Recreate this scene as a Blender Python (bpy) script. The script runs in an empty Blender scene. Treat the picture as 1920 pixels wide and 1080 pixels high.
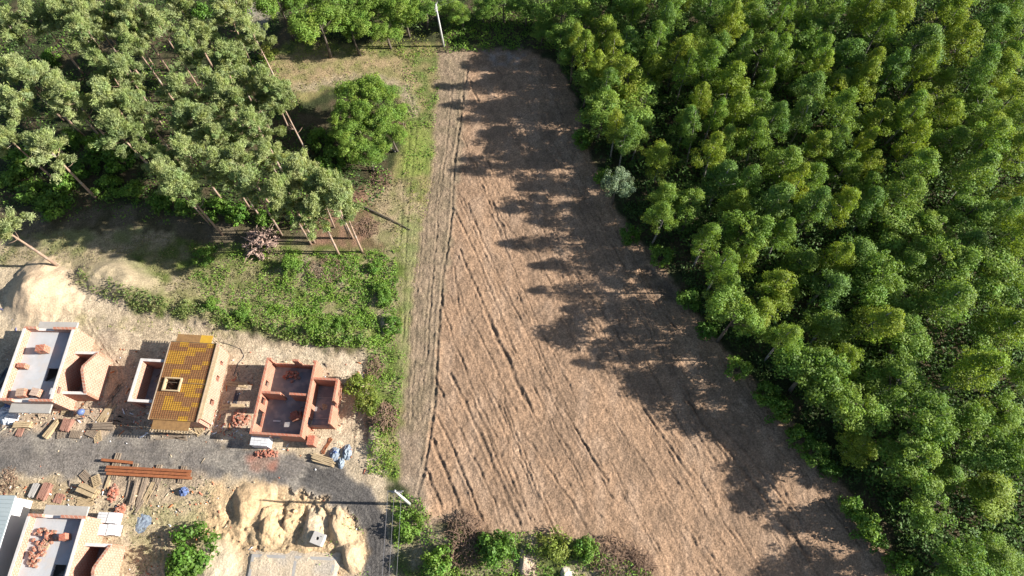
import bpy, math, random
import numpy as np
from mathutils import Matrix, Vector
rng = np.random.default_rng(7); random.seed(7)
SC = bpy.context.scene
COL = SC.collection
# ------------------------------------------------------------------ camera
CAM_H = 74.0; F = 1280.0
dn = np.array([20.0, -600.0, -F]); dn /= np.linalg.norm(dn)
up = -dn
ax = np.array([1.0, 0, 0]) - up*up[0]; ax /= np.linalg.norm(ax)
ay = np.cross(up, ax)
R = np.array([ax, ay, up])
cd = bpy.data.cameras.new('camera'); cam = bpy.data.objects.new('camera', cd); COL.objects.link(cam)
M = Matrix.Identity(4)
for i in range(3):
    for j in range(3): M[i][j] = R[i, j]
M[2][3] = CAM_H
cam.matrix_world = M
cd.sensor_width = 36; cd.lens = F/1920*36; cd.clip_end = 3000; cd.clip_start = .5
SC.camera = cam
# ------------------------------------------------------------------ light
SUN_EL = math.radians(26); 
w = bpy.data.worlds.new('World'); SC.world = w; w.use_nodes = True
nt = w.node_tree; bg = nt.nodes['Background']
sky = nt.nodes.new('ShaderNodeTexSky'); sky.sky_type = 'NISHITA'; sky.sun_disc = False
sky.sun_elevation = SUN_EL; sky.sun_rotation = math.radians(90)
nt.links.new(sky.outputs[0], bg.inputs[0]); bg.inputs[1].default_value = .06
sd = bpy.data.lights.new('sun', 'SUN'); sd.energy = 5.0; sd.angle = math.radians(.5); sd.color = (1, .945, .87)
sun = bpy.data.objects.new('sun', sd); COL.objects.link(sun)
sun.rotation_euler = Vector((-math.cos(SUN_EL), .01, -math.sin(SUN_EL))).to_track_quat('-Z', 'Y').to_euler()
sun.location = (60, 0, 60)
vs = SC.view_settings; vs.view_transform = 'Standard'; vs.look = 'None'; vs.gamma = 1; vs.exposure = 1.4
# ------------------------------------------------------------------ photo pixel <-> ground
def gp(px, py, z=0.0):
    v = R @ np.array([px-960, -(py-540), -F]); t = (z-CAM_H)/v[2]
    return float(v[0]*t), float(v[1]*t)
def proj(x, y, z):
    p = np.stack([x, y, z-CAM_H]) if not np.isscalar(x) else np.array([x, y, z-CAM_H])
    c = R.T @ p.reshape(3, -1)
    return 960+F*c[0]/-c[2], 540-F*c[1]/-c[2]
# ------------------------------------------------------------------ noise
def vnoise(x, y, s, seed):
    r = np.random.default_rng(seed); T = r.random((256, 256)).astype(np.float32)
    u = x/s+500.3; v = y/s+500.7
    i = np.floor(u).astype(int); j = np.floor(v).astype(int); fu = u-i; fv = v-j
    fu = fu*fu*(3-2*fu); fv = fv*fv*(3-2*fv)
    a = T[i % 256, j % 256]; b = T[(i+1) % 256, j % 256]; c = T[i % 256, (j+1) % 256]; d = T[(i+1) % 256, (j+1) % 256]
    return ((a*(1-fu)+b*fu)*(1-fv)+(c*(1-fu)+d*fu)*fv)*2-1
def fbm(x, y, s, seed, o=4):
    t = 0; a = 1; n = 0
    for k in range(o):
        t = t+a*vnoise(x, y, s, seed+k*13); n += a; s *= .5; a *= .55
    return t/n
def inside(px, py, poly):
    r = np.zeros(px.shape, bool); n = len(poly); j = n-1
    for i in range(n):
        xi, yi = poly[i]; xj, yj = poly[j]
        if yi != yj:
            c = ((yi > py) != (yj > py)) & (px < (xj-xi)*(py-yi)/(yj-yi)+xi); r ^= c
        j = i
    return r
# ------------------------------------------------------------------ tagging and materials
def tag(o, label=None, cat=None, group=None, kind=None):
    if label: o['label'] = label
    if cat: o['category'] = cat
    if group: o['group'] = group
    if kind: o['kind'] = kind
    return o
def thing(name, label, cat, loc=(0, 0, 0), rz=0, group=None):
    o = bpy.data.objects.new(name, None); COL.objects.link(o); o.location = loc; o.rotation_euler = (0, 0, rz)
    o.empty_display_size = .2
    return tag(o, label, cat, group)
def link(name, me, parent=None, loc=None, rz=None):
    o = bpy.data.objects.new(name, me); COL.objects.link(o)
    if parent: o.parent = parent
    if loc: o.location = loc
    if rz is not None: o.rotation_euler = (0, 0, rz)
    return o
def newmat(name, rough=.9, spec=.3):
    m = bpy.data.materials.new(name); m.use_nodes = True; b = m.node_tree.nodes['Principled BSDF']
    b.inputs['Roughness'].default_value = rough; b.inputs['Specular IOR Level'].default_value = spec
    return m, m.node_tree, b
def N(t, typ, **k):
    n = t.nodes.new(typ)
    for a, v in k.items(): setattr(n, a, v)
    return n
def mix(t, fac, a, b, mode='MIX'):
    n = N(t, 'ShaderNodeMix', data_type='RGBA', blend_type=mode)
    for s, v in ((0, fac), (6, a), (7, b)):
        if isinstance(v, (int, float)): n.inputs[s].default_value = v
        elif isinstance(v, tuple): n.inputs[s].default_value = v+(1,) if len(v) == 3 else v
        else: t.links.new(v, n.inputs[s])
    return n.outputs[2]
def ramp(t, src, a, b):
    n = N(t, 'ShaderNodeMapRange'); n.inputs[1].default_value = a; n.inputs[2].default_value = b
    t.links.new(src, n.inputs[0]); return n.outputs[0]
def noise(t, co, scale, detail=4, rough=.6):
    n = N(t, 'ShaderNodeTexNoise'); n.inputs['Scale'].default_value = scale; n.inputs['Detail'].default_value = detail
    n.inputs['Roughness'].default_value = rough; t.links.new(co, n.inputs['Vector']); return n.outputs[0]
def bump(t, b, h, strength, dist):
    n = N(t, 'ShaderNodeBump'); n.inputs['Strength'].default_value = strength; n.inputs['Distance'].default_value = dist
    t.links.new(h, n.inputs['Height']); t.links.new(n.outputs[0], b.inputs['Normal'])
def vcol_mat(name, var=.35, bs=6, bd=.05, rough=.95, fine=14, coarse=0):
    m, t, b = newmat(name, rough, .15)
    at = N(t, 'ShaderNodeAttribute', attribute_name='Col'); g = N(t, 'ShaderNodeNewGeometry').outputs['Position']
    n1 = noise(t, g, fine, 3, .7); f = ramp(t, n1, .3, .7)
    c = mix(t, f, (1-var,)*3, (1+var,)*3); c = mix(t, 1.0, at.outputs['Color'], c, 'MULTIPLY')
    t.links.new(c, b.inputs['Base Color']); bump(t, b, noise(t, g, bs, 5, .7), 1, bd)
    return m
def plain(name, c1, c2, scale=2, rough=.85, bd=.01, metallic=0, spec=.3, stain=None):
    c1 = tuple(.82*q for q in c1); c2 = tuple(.82*q for q in c2); stain = stain and tuple(.82*q for q in stain)
    m, t, b = newmat(name, rough, spec); co = N(t, 'ShaderNodeTexCoord').outputs['Object']
    oi = N(t, 'ShaderNodeObjectInfo').outputs['Random']
    f = ramp(t, noise(t, co, scale, 5, .65), .35, .65); c = mix(t, f, c1, c2)
    if stain:
        c = mix(t, ramp(t, noise(t, co, .9, 3), .5, .62), c, stain)
    c = mix(t, oi, c, mix(t, 1.0, c, (.78, .78, .78), 'MULTIPLY'))
    t.links.new(c, b.inputs['Base Color']); b.inputs['Metallic'].default_value = metallic
    bump(t, b, noise(t, co, scale*6, 4), .6, bd); return m
def brick_mat(name, c1, c2, mortar, bw=.40, bh=.25, ms=.03):
    c1 = tuple(.82*q for q in c1); c2 = tuple(.82*q for q in c2); mortar = tuple(.80*q for q in mortar)
    m, t, b = newmat(name, .9, .2); co = N(t, 'ShaderNodeTexCoord').outputs['Object']
    sp = N(t, 'ShaderNodeSeparateXYZ'); t.links.new(co, sp.inputs[0])
    ad = N(t, 'ShaderNodeMath', operation='ADD'); t.links.new(sp.outputs[0], ad.inputs[0]); t.links.new(sp.outputs[1], ad.inputs[1])
    cb = N(t, 'ShaderNodeCombineXYZ'); t.links.new(ad.outputs[0], cb.inputs[0]); t.links.new(sp.outputs[2], cb.inputs[1])
    br = N(t, 'ShaderNodeTexBrick'); t.links.new(cb.outputs[0], br.inputs['Vector'])
    br.inputs['Color1'].default_value = c1+(1,); br.inputs['Color2'].default_value = c2+(1,); br.inputs['Mortar'].default_value = mortar+(1,)
    br.inputs['Scale'].default_value = 1; br.inputs['Brick Width'].default_value = bw; br.inputs['Row Height'].default_value = bh; br.inputs['Mortar Size'].default_value = ms
    f = ramp(t, noise(t, co, 1.3, 5, .7), .48, .62)
    c = mix(t, f, br.outputs[0], mix(t, .45, br.outputs[0], mortar)); t.links.new(c, b.inputs['Base Color'])
    bump(t, b, br.outputs[1], -.5, .02); return m
def foliage_mat(name, dark, light, trans=.35, hue=None):
    m = bpy.data.materials.new(name); m.use_nodes = True; t = m.node_tree; t.nodes.clear()
    out = N(t, 'ShaderNodeOutputMaterial'); at = N(t, 'ShaderNodeAttribute', attribute_name='Col')
    oi = N(t, 'ShaderNodeObjectInfo').outputs['Random']
    c = mix(t, oi, dark, light); c = mix(t, 1.0, c, at.outputs['Color'], 'MULTIPLY')
    d = N(t, 'ShaderNodeBsdfDiffuse'); tr = N(t, 'ShaderNodeBsdfTranslucent'); gl = N(t, 'ShaderNodeBsdfGlossy'); gl.inputs['Roughness'].default_value = .6
    t.links.new(c, d.inputs[0]); t.links.new(mix(t, 1.0, c, (1.15, 1.1, .5), 'MULTIPLY'), tr.inputs[0])
    gl.inputs[0].default_value = (.9, .95, .9, 1)
    ms = N(t, 'ShaderNodeMixShader'); ms.inputs[0].default_value = trans; t.links.new(d.outputs[0], ms.inputs[1]); t.links.new(tr.outputs[0], ms.inputs[2])
    m2 = N(t, 'ShaderNodeMixShader'); m2.inputs[0].default_value = .018; t.links.new(ms.outputs[0], m2.inputs[1]); t.links.new(gl.outputs[0], m2.inputs[2])
    t.links.new(m2.outputs[0], out.inputs[0]); return m
# ------------------------------------------------------------------ mesh makers
def setcol(me, cols):
    a = me.color_attributes.new('Col', 'FLOAT_COLOR', 'POINT')
    c = np.ones((len(me.vertices), 4), np.float32); c[:, :3] = cols; a.data.foreach_set('color', c.ravel())
def mesh_np(name, V, Q, mat, cols=None, smooth=False):
    me = bpy.data.meshes.new(name); nv = len(V); nf, k = Q.shape
    me.vertices.add(nv); me.vertices.foreach_set('co', np.ascontiguousarray(V, np.float32).ravel())
    me.loops.add(nf*k); me.loops.foreach_set('vertex_index', np.ascontiguousarray(Q, np.int32).ravel())
    me.polygons.add(nf); me.polygons.foreach_set('loop_start', np.arange(0, nf*k, k, dtype=np.int32))
    try: me.polygons.foreach_set('loop_total', np.full(nf, k, np.int32))
    except Exception: pass
    if smooth: me.polygons.foreach_set('use_smooth', np.ones(nf, bool))
    me.update(calc_edges=True); me.materials.append(mat)
    if cols is not None: setcol(me, cols)
    return me
def leaves(P, Nn, ln, wd, cols, name, mat, extra=None):
    """cloud of rhombic leaves: centre P, normal bias Nn, length ln, width wd"""
    n = len(P); d = rng.normal(size=(n, 3)); nn = Nn+.48*d; nn /= np.linalg.norm(nn, axis=1)[:, None]+1e-9
    a = rng.normal(size=(n, 3)); a -= nn*(a*nn).sum(1)[:, None]; a /= np.linalg.norm(a, axis=1)[:, None]+1e-9
    b = np.cross(nn, a); l = (ln*rng.uniform(.6, 1.3, n))[:, None]; ww = (wd*rng.uniform(.6, 1.3, n))[:, None]
    V = np.stack([P-a*l/2, P+b*ww/2-a*l*.1, P+a*l/2, P-b*ww/2-a*l*.1], 1).reshape(-1, 3)
    return mesh_np(name, V, np.arange(4*n).reshape(n, 4), mat, np.repeat(cols, 4, 0))
class MB:
    def __init__(s): s.v = []; s.f = []; s.n = 0
    def add(s, V, Fs): s.v += [tuple(p) for p in V]; s.f += [tuple(i+s.n for i in f) for f in Fs]; s.n += len(V); return s
    def box(s, x0, x1, y0, y1, z0, z1, rz=0, c=(0, 0, 0), tilt=0):
        V = [(x, y, z) for z in (z0, z1) for y in (y0, y1) for x in (x0, x1)]
        ca, sa = math.cos(rz), math.sin(rz)
        if tilt: ct, st = math.cos(tilt), math.sin(tilt); V = [(x*ct+z*st, y, -x*st+z*ct) for x, y, z in V]
        V = [(x*ca-y*sa+c[0], x*sa+y*ca+c[1], z+c[2]) for x, y, z in V]
        return s.add(V, [(0, 2, 3, 1), (4, 5, 7, 6), (0, 1, 5, 4), (2, 6, 7, 3), (0, 4, 6, 2), (1, 3, 7, 5)])
    def prism(s, pts, z0, z1):
        n = len(pts); V = [(x, y, z0) for x, y in pts]+[(x, y, z1) for x, y in pts]
        return s.add(V, [tuple(range(n-1, -1, -1)), tuple(range(n, 2*n))]+[(i, (i+1) % n, n+(i+1) % n, n+i) for i in range(n)])
    def tube(s, pts, rad, k=6):
        pts = [np.array(p, float) for p in pts]; V = []; Fs = []
        for i, p in enumerate(pts):
            d = pts[min(i+1, len(pts)-1)]-pts[max(i-1, 0)]; d /= np.linalg.norm(d)+1e-9
            a = np.cross(d, [0, 0, 1.]) if abs(d[2]) < .9 else np.cross(d, [1., 0, 0]); a /= np.linalg.norm(a); b = np.cross(d, a)
            r = rad[i] if hasattr(rad, '__len__') else rad
            for j in range(k):
                t = 2*math.pi*j/k; V.append(p+r*(a*math.cos(t)+b*math.sin(t)))
        for i in range(len(pts)-1):
            for j in range(k): Fs.append((i*k+j, i*k+(j+1) % k, (i+1)*k+(j+1) % k, (i+1)*k+j))
        Fs.append(tuple(range(k-1, -1, -1))); Fs.append(tuple((len(pts)-1)*k+j for j in range(k)))
        return s.add(V, Fs)
    def mesh(s, name, mat, smooth=False):
        me = bpy.data.meshes.new(name); me.from_pydata(s.v, [], s.f); me.materials.append(mat)
        if smooth: me.polygons.foreach_set('use_smooth', np.ones(len(me.polygons), bool))
        me.update(); return me
    def build(s, name, mat, parent=None, loc=None, rz=None, smooth=False): return link(name, s.mesh(name, mat, smooth), parent, loc, rz)
# ------------------------------------------------------------------ TERRAIN
G = .125
XS = np.arange(-84, 80.01, G); YS = np.arange(0.5, 87.01, G)
X, Y = np.meshgrid(XS, YS, indexing='ij'); X = X.ravel(); Y = Y.ravel(); nX, nY = len(XS), len(YS)
PX, PY = proj(X, Y, np.zeros_like(X))
lowx = fbm(X, Y, 4, 11, 3); lowy = fbm(X, Y, 4, 12, 3); jx = fbm(X, Y, .7, 13, 2); jy = fbm(X, Y, .7, 14, 2)
def region(poly, warp=8, soft=5, rs=1.0):
    r1 = rng.random(X.shape)-.5; r2 = rng.random(X.shape)-.5
    return inside(PX+lowx*warp*1.6+jx*soft*1.5+r1*soft*rs, PY+lowy*warp*1.6+jy*soft*1.5+r2*soft*rs, poly)
FIELD = [(822, 97), (900, 90), (985, 93), (1045, 120), (1085, 200), (1110, 300), (1160, 400), (1235, 490), (1300, 580), (1390, 690), (1490, 790), (1570, 900), (1660, 1000), (1700, 1100), (1720, 1300), (1230, 1300), (1225, 1080), (1130, 1030), (1000, 1000), (900, 1003), (865, 975), (805, 988), (780, 925), (748, 900), (757, 800), (768, 650), (775, 520), (795, 400), (812, 300), (818, 200)]
YARD = [(-300, 480), (0, 500), (125, 505), (150, 540), (260, 585), (430, 622), (560, 648), (690, 660), (690, 760), (690, 850), (725, 900), (735, 960), (738, 1300), (-300, 1300)]
ROAD = [(-300, 810), (0, 808), (200, 812), (330, 815), (440, 828), (560, 852), (640, 882), (700, 925), (728, 985), (738, 1300), (680, 1300), (682, 1040), (682, 1000), (650, 955), (600, 930), (530, 910), (430, 888), (380, 905), (300, 900), (190, 912), (130, 905), (60, 892), (0, 890), (-300, 900)]
GRASS1 = [(500, 95), (560, 85), (830, 85), (830, 95), (820, 300), (800, 420), (775, 560), (765, 700), (750, 900), (700, 880), (740, 700), (745, 480), (700, 440), (690, 350), (745, 320), (760, 200), (700, 150), (560, 190), (500, 130)]
H = fbm(X, Y, 9, 1, 3)*.12+fbm(X, Y, 1.2, 5, 3)*.035
fld = region(FIELD, 3, 4); yard = region(YARD, 8, 9); road = region(ROAD, 7, 9)
yard &= ~road
C = np.empty((len(X), 3), np.float32); 
def patch(s, seed, lo=-.15, hi=.25): return np.clip((fbm(X, Y, s, seed, 4)-lo)/(hi-lo), 0, 1)[:, None].astype(np.float32)
def blend(m, c, a=1.0):
    a = a if np.isscalar(a) else a[m]
    C[m] = C[m]*(1-a)+np.array(c, np.float32)*a
def col2(m, c1, c2, s, seed):
    p = patch(s, seed)[m]; C[m] = np.array(c1, np.float32)*(1-p)+np.array(c2, np.float32)*p
al = np.ones(len(X), bool)
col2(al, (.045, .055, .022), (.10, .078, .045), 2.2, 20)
# paler openings in the pine wood and the clearing
def zone(poly, c1, c2, s=1.5, seed=30, warp=8, soft=8, amt=1.0, cover=None):
    m = region(poly, warp, soft)
    if cover is not None: m &= (fbm(X, Y, s*.8, seed+5, 4) > cover)
    p = patch(s, seed)[m]; c = np.array(c1, np.float32)*(1-p)+np.array(c2, np.float32)*p
    C[m] = C[m]*(1-amt)+c*amt
    return m
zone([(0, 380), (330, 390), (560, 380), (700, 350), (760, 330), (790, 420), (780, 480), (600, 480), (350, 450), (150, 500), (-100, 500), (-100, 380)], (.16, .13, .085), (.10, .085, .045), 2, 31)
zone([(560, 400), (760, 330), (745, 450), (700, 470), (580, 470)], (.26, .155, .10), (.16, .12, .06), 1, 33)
zone([(-200, 440), (330, 430), (345, 500), (470, 500), (540, 480), (560, 640), (430, 622), (260, 585), (150, 540), (125, 505), (-200, 500)], (.36, .29, .18), (.22, .22, .095), 1.6, 34)
zone([(380, 0), (520, 0), (500, 60), (470, 60), (460, 0)], (.33, .29, .23), (.25, .22, .15), 1, 35)
zone(GRASS1, (.27, .23, .10), (.145, .175, .05), 1.3, 36, 6, 8)
zone([(500, 110), (620, 95), (760, 110), (800, 190), (760, 180), (690, 140), (560, 175), (505, 140)], (.40, .29, .17), (.26, .23, .10), 1.2, 37, 5, 8, .85)
zone([(520, 165), (600, 150), (700, 135), (765, 160), (790, 215), (772, 220), (745, 175), (690, 150), (600, 165), (530, 180)], (.42, .34, .23), (.30, .26, .15), .8, 38, 3, 5, .8)
zone([(690, 350), (745, 330), (800, 400), (790, 480), (775, 560), (745, 480), (700, 440)], (.38, .29, .18), (.24, .22, .10), 1, 39, 6, 10, .9)
zone([(745, 400), (790, 400), (772, 640), (760, 760), (735, 760), (745, 600)], (.20, .23, .08), (.30, .27, .13), 1, 40, 4, 6, .8)
zone([(760, 230), (815, 240), (800, 330), (750, 340)], (.22, .27, .06), (.17, .22, .05), 1, 41, 6, 8, .8)
zone([(345, 450), (760, 465), (750, 640), (740, 900), (690, 890), (700, 790), (690, 655), (560, 640), (430, 620), (250, 580), (150, 540), (190, 500)], (.12, .155, .035), (.27, .235, .12), 1.3, 42, 8, 8)
zone([(560, 490), (655, 495), (650, 530), (560, 530)], (.34, .28, .19), (.25, .22, .13), .6, 43, 8, 8, .9)
zone([(160, 500), (330, 520), (560, 570), (720, 590), (730, 610), (640, 600), (430, 580), (260, 545)], (.42, .33, .22), (.26, .24, .11), 1, 44, 8, 10, .7, -.1)
zone([(735, 930), (790, 930), (810, 990), (900, 1005), (1010, 1000), (1130, 1035), (1225, 1080), (1230, 1300), (735, 1300)], (.10, .13, .035), (.33, .27, .17), 1.2, 45, 5, 8)
# field soil
col2(fld, (.365, .238, .15), (.29, .194, .126), 2.5, 50)
gx = fbm(X*1.0, Y*.25, 1.2, 51, 3); blend(fld & (gx > .25), (.42, .29, .195), .6)
zone([(822, 97), (880, 92), (865, 300), (840, 500), (822, 640), (815, 760), (797, 880), (790, 940), (748, 905), (757, 800), (768, 650), (775, 520), (795, 400), (812, 300)], (.31, .23, .155), (.24, .185, .12), 1, 52, 3, 6)
zone([(748, 800), (800, 820), (795, 900), (800, 975), (860, 960), (900, 990), (865, 975), (805, 988), (748, 900)], (.34, .26, .185), (.27, .20, .14), 1.3, 53, 5, 8, .9)
zone([(905, 95), (985, 95), (975, 130), (930, 125)], (.36, .32, .29), (.26, .2, .15), .6, 54, 5, 8, .8, 0)
zone([(1180, 470), (1260, 530), (1300, 590), (1230, 560)], (.13, .10, .075), (.22, .16, .11), 1, 55, 8, 8, .8)
# yard sand and road
col2(yard, (.56, .45, .31), (.44, .35, .235), 1.6, 60)
zone([(480, 655), (690, 662), (680, 720), (600, 700), (480, 690)], (.60, .50, .36), (.46, .37, .25), 1, 61, 6, 6, .8)
zone([(400, 905), (480, 900), (620, 930), (680, 1000), (680, 1080), (400, 1080), (380, 990)], (.60, .42, .24), (.50, .37, .22), 1.6, 62, 22, 22)
zone([(300, 890), (400, 900), (400, 1080), (240, 1080), (250, 940)], (.44, .35, .21), (.30, .27, .13), 1, 63, 22, 26, .8)
zone([(0, 640), (170, 660), (470, 700), (480, 800), (0, 820)], (.42, .32, .235), (.36, .26, .185), 1.5, 64, 8, 10, .65)
zone([(195, 590), (215, 600), (215, 655), (180, 660), (175, 620)], (.38, .31, .23), (.34, .28, .20), 1, 65, 6, 10, .8)
zone([(140, 585), (420, 605), (440, 640), (300, 615), (140, 610)], (.34, .30, .13), (.5, .4, .26), .7, 66, 6, 10, .7, .12)
zone([(0, 905), (120, 900), (150, 950), (0, 940)], (.42, .32, .20), (.3, .23, .13), 1, 68, 8, 8, .7)
col2(road, (.215, .19, .165), (.15, .137, .124), 2.2, 70)
m = road & (fbm(X, Y, 1.6, 71, 4) > .12); blend(m, (.36, .32, .26), .5)
zone([(585, 868), (640, 886), (700, 928), (728, 985), (738, 1300), (684, 1300), (684, 1000), (652, 952), (600, 926), (560, 905)], (.088, .082, .077), (.125, .115, .106), 1.5, 72, 4, 5, .85)
zone([(465, 855), (520, 858), (515, 880), (475, 882)], (.42, .17, .11), (.3, .2, .15), 1, 73, 5, 8, .8)
zone([(205, 880), (400, 885), (380, 930), (230, 950), (200, 920)], (.48, .36, .24), (.36, .28, .2), 1, 74, 8, 8, .7)
zone([(700, 760), (712, 850), (725, 905), (690, 905), (640, 880), (600, 860), (690, 850)], (.53, .42, .29), (.42, .34, .23), 1, 75, 4, 6, .8)
C3 = C.reshape(nX, nY, 3)
for _ in range(3):     # the ground stuffs are trodden and washed into each other
    C3[1:-1] = (C3[:-2]+C3[1:-1]+C3[2:])/3; C3[:, 1:-1] = (C3[:, :-2]+C3[:, 1:-1]+C3[:, 2:])/3
C = C3.reshape(-1, 3)
C *= (1+.16*rng.standard_normal(len(X)).astype(np.float32)[:, None]*.6+.22*fbm(X, Y, .45, 80, 2)[:, None]).astype(np.float32)
C = np.clip(C*.80, .01, .8)
# --- relief
def cone(px, py, r, h, p=1.0, sx=1, sy=1, flat=0):
    global H
    cx, cy = gp(px, py); d = np.hypot((X-cx)/sx, (Y-cy)/sy)*(1+.16*fbm(X, Y, 1.7, 90, 3))
    H = np.maximum(H, H*.3+np.minimum(h*np.clip(1-d/r, 0, 1)**p, h-flat)*1.0)*(d < r)+H*(d >= r)
def pit(px, py, r, h):
    global H
    cx, cy = gp(px, py); d = np.hypot(X-cx, Y-cy)*(1+.2*fbm(X, Y, 1.3, 92, 3)); H = H-h*np.clip(1-(d/r)**2, 0, 1)
def ridge(pts, wd, h, seed=93):
    global H
    W_ = [gp(*p) for p in pts]; best = np.full(len(X), 1e9)
    for (x0, y0), (x1, y1) in zip(W_[:-1], W_[1:]):
        L = (x1-x0)**2+(y1-y0)**2; t = np.clip(((X-x0)*(x1-x0)+(Y-y0)*(y1-y0))/L, 0, 1)
        best = np.minimum(best, np.hypot(X-x0-t*(x1-x0), Y-y0-t*(y1-y0)))
    H = H+h*np.exp(-(best/wd)**2)*(1+.5*fbm(X, Y, 1.5, seed, 3))
ridge([(165, 520), (260, 555), (380, 592), (480, 610), (600, 625), (680, 640)], 1.5, 1.0)
ridge([(548, 510), (600, 515), (660, 510)], 1.6, .5)
ridge([(700, 760), (705, 840)], .9, .5)
ridge([(850, 1010), (960, 1030), (1100, 1040), (1220, 1075)], 1.4, .6)
ridge([(800, 960), (830, 1050)], 1.4, .5)
# rough track pits by the wood edge
pit(1215, 510, 1.2, .35); pit(1255, 545, 1.3, .35); pit(1175, 505, 1.0, .2)
# yard micro relief and sand working relief
H = H+yard*fbm(X, Y, .8, 95, 3)*.07+fld*(fbm(X, Y, .3, 96, 2)*.06+fbm(X*1.0+Y*.45, Y*.3, .7, 97, 2)*.05)
cx_, cy_ = gp(530, 978); ms_ = np.clip(1.25-((X-cx_)/8.5)**2-((Y-cy_)/3.2)**2, 0, 1)*(~road)
st = fbm(X, Y, 2.6, 601, 4)*2.2; H = H+ms_*(.45*(np.floor(st*1.5)/1.5+np.clip((st*1.5-np.floor(st*1.5))*5-4, 0, 1)/1.5)+.24*fbm(X, Y, .6, 602, 4))
# wheel and blade ruts in the bare field
RUTS = [(.22, .13, [(878, 128), (868, 180), (862, 240), (852, 300), (848, 400), (837, 477), (828, 540), (822, 627), (818, 680), (815, 760), (797, 870), (783, 930)]),
(.16, .08, [(848, 145), (845, 200), (835, 290), (822, 380), (817, 457), (813, 497), (807, 567), (800, 667), (793, 713), (788, 790)]),
(.13, .05, [(812, 330), (800, 400), (790, 520), (778, 660), (770, 790)]),
(.18, .09, [(875, 380), (893, 423), (923, 493), (947, 543), (975, 600)]), (.18, .10, [(850, 390), (877, 447), (897, 487), (917, 540), (937, 587), (967, 663)]),
(.2, .12, [(860, 467), (883, 520), (910, 580)]), (.30, .18, [(910, 580), (930, 633), (957, 687), (966, 710), (979, 739), (996, 767)]), (.18, .1, [(996, 767), (1014, 799)]),
(.16, .09, [(850, 500), (863, 593), (873, 613)]), (.18, .09, [(857, 533), (867, 567), (890, 613), (923, 680), (950, 737), (968, 775)]),
(.17, .1, [(827, 567), (850, 637), (883, 723), (901, 763), (930, 820)]), (.24, .15, [(843, 700), (871, 753), (901, 820), (926, 876), (947, 922), (975, 985)]),
(.18, .11, [(819, 721), (852, 784), (877, 837), (901, 886), (926, 939), (947, 1006)]), (.2, .12, [(817, 777), (856, 858), (884, 925), (915, 1010)]),
(.24, .16, [(810, 823), (831, 876), (852, 925), (870, 974)]), (.22, .15, [(797, 879), (817, 925), (834, 974)]), (.15, .08, [(783, 930), (804, 988)]),
(.16, .09, [(958, 872), (975, 915), (993, 981)]), (.18, .11, [(1000, 728), (1031, 784), (1070, 855)]), (.17, .09, [(1056, 767), (1084, 813), (1109, 862), (1141, 904)]),
(.18, .11, [(982, 816), (1017, 862), (1053, 918), (1077, 950), (1102, 992)]), (.14, .07, [(1137, 770), (1172, 820), (1211, 872)]),
(.2, .12, [(1200, 760), (1230, 803), (1257, 843), (1300, 900)]), (.18, .1, [(1277, 773), (1310, 820), (1343, 867), (1377, 913), (1413, 953)]),
(.28, .2, [(1283, 743), (1323, 797), (1367, 847), (1400, 890), (1437, 937), (1477, 993), (1520, 1047)]), (.2, .13, [(1317, 757), (1360, 807), (1407, 857), (1450, 917), (1483, 957), (1527, 1013)]),
(.18, .1, [(1320, 1020), (1360, 1080)]), (.15, .08, [(1347, 967), (1387, 1020), (1427, 1077)]), (.2, .12, [(925, 113), (950, 167)]), (.18, .1, [(875, 140), (897, 193)]), (.15, .08, [(963, 143), (977, 167)]),
(.18, .11, [(883, 293), (907, 337), (933, 407), (948, 440)]), (.16, .1, [(910, 297), (940, 360), (957, 410)]), (.16, .09, [(923, 380), (950, 423), (983, 460), (1007, 487)]),
(.15, .08, [(983, 237), (1013, 343)]), (.16, .1, [(1063, 497), (1133, 593), (1177, 653)]), (.16, .09, [(1087, 560), (1133, 647)]), (.16, .1, [(1050, 597), (1087, 663)]), (.14, .07, [(973, 557), (1010, 620), (1067, 700)]),
(.15, .08, [(1200, 860), (1260, 950), (1330, 1060)]), (.15, .08, [(1080, 900), (1150, 1000), (1200, 1080)]), (.14, .07, [(1400, 760), (1450, 830), (1510, 900)])]
for k in range(120):   # the fainter tracks between them, all swinging the same way
    x0 = random.uniform(840, 1500); y0 = random.uniform(120, 1000); L = random.uniform(100, 420); s = .42+.2*(x0-840)/660+random.uniform(-.05, .05)
    RUTS.append((.13, random.uniform(.045, .10), [(x0+s*L*q*(.9+.2*q), y0+L*q) for q in (0, .33, .66, 1)]))
TR_ = [(-60, 835), (60, 838), (200, 842), (340, 850), (460, 862), (560, 885), (630, 912), (680, 955), (702, 1010), (706, 1090), (706, 1200)]
for o_ in (-20, -10, 4, 13, 24): RUTS.append((.2, .05, [(x-o_*.7*(x > 560)*min(1, (x-560)/120), y+o_*(1 if x < 560 else max(.1, 1-(x-560)/140))+random.uniform(-2, 2)) for x, y in TR_]))
for p_ in ([(250, 615), (330, 640), (430, 660), (560, 665), (680, 690)], [(250, 622), (330, 648), (430, 669), (560, 674), (680, 699)], [(690, 700), (668, 780), (660, 850)], [(160, 600), (210, 680), (240, 790)], [(170, 600), (220, 680), (250, 790)], [(0, 600), (150, 590), (290, 620)], [(415, 640), (418, 720), (405, 800)], [(0, 480), (150, 470), (300, 480), (420, 500)], [(0, 488), (150, 478), (300, 488), (420, 508)], [(260, 910), (300, 980), (300, 1080)], [(272, 910), (312, 980), (312, 1080)], [(420, 1010), (500, 1030), (640, 1035)], [(520, 168), (600, 153), (700, 138), (760, 162), (785, 215), (770, 330), (760, 470), (755, 640)], [(520, 178), (600, 164), (700, 150), (750, 172), (773, 220), (758, 330), (748, 470)]): RUTS.append((.2, .06, p_))
for k in range(8): RUTS.append((.12, .04, [(775+k*8-y*.06+random.uniform(-2, 2), 300+y) for y in range(0, 560, 80)]))
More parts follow.
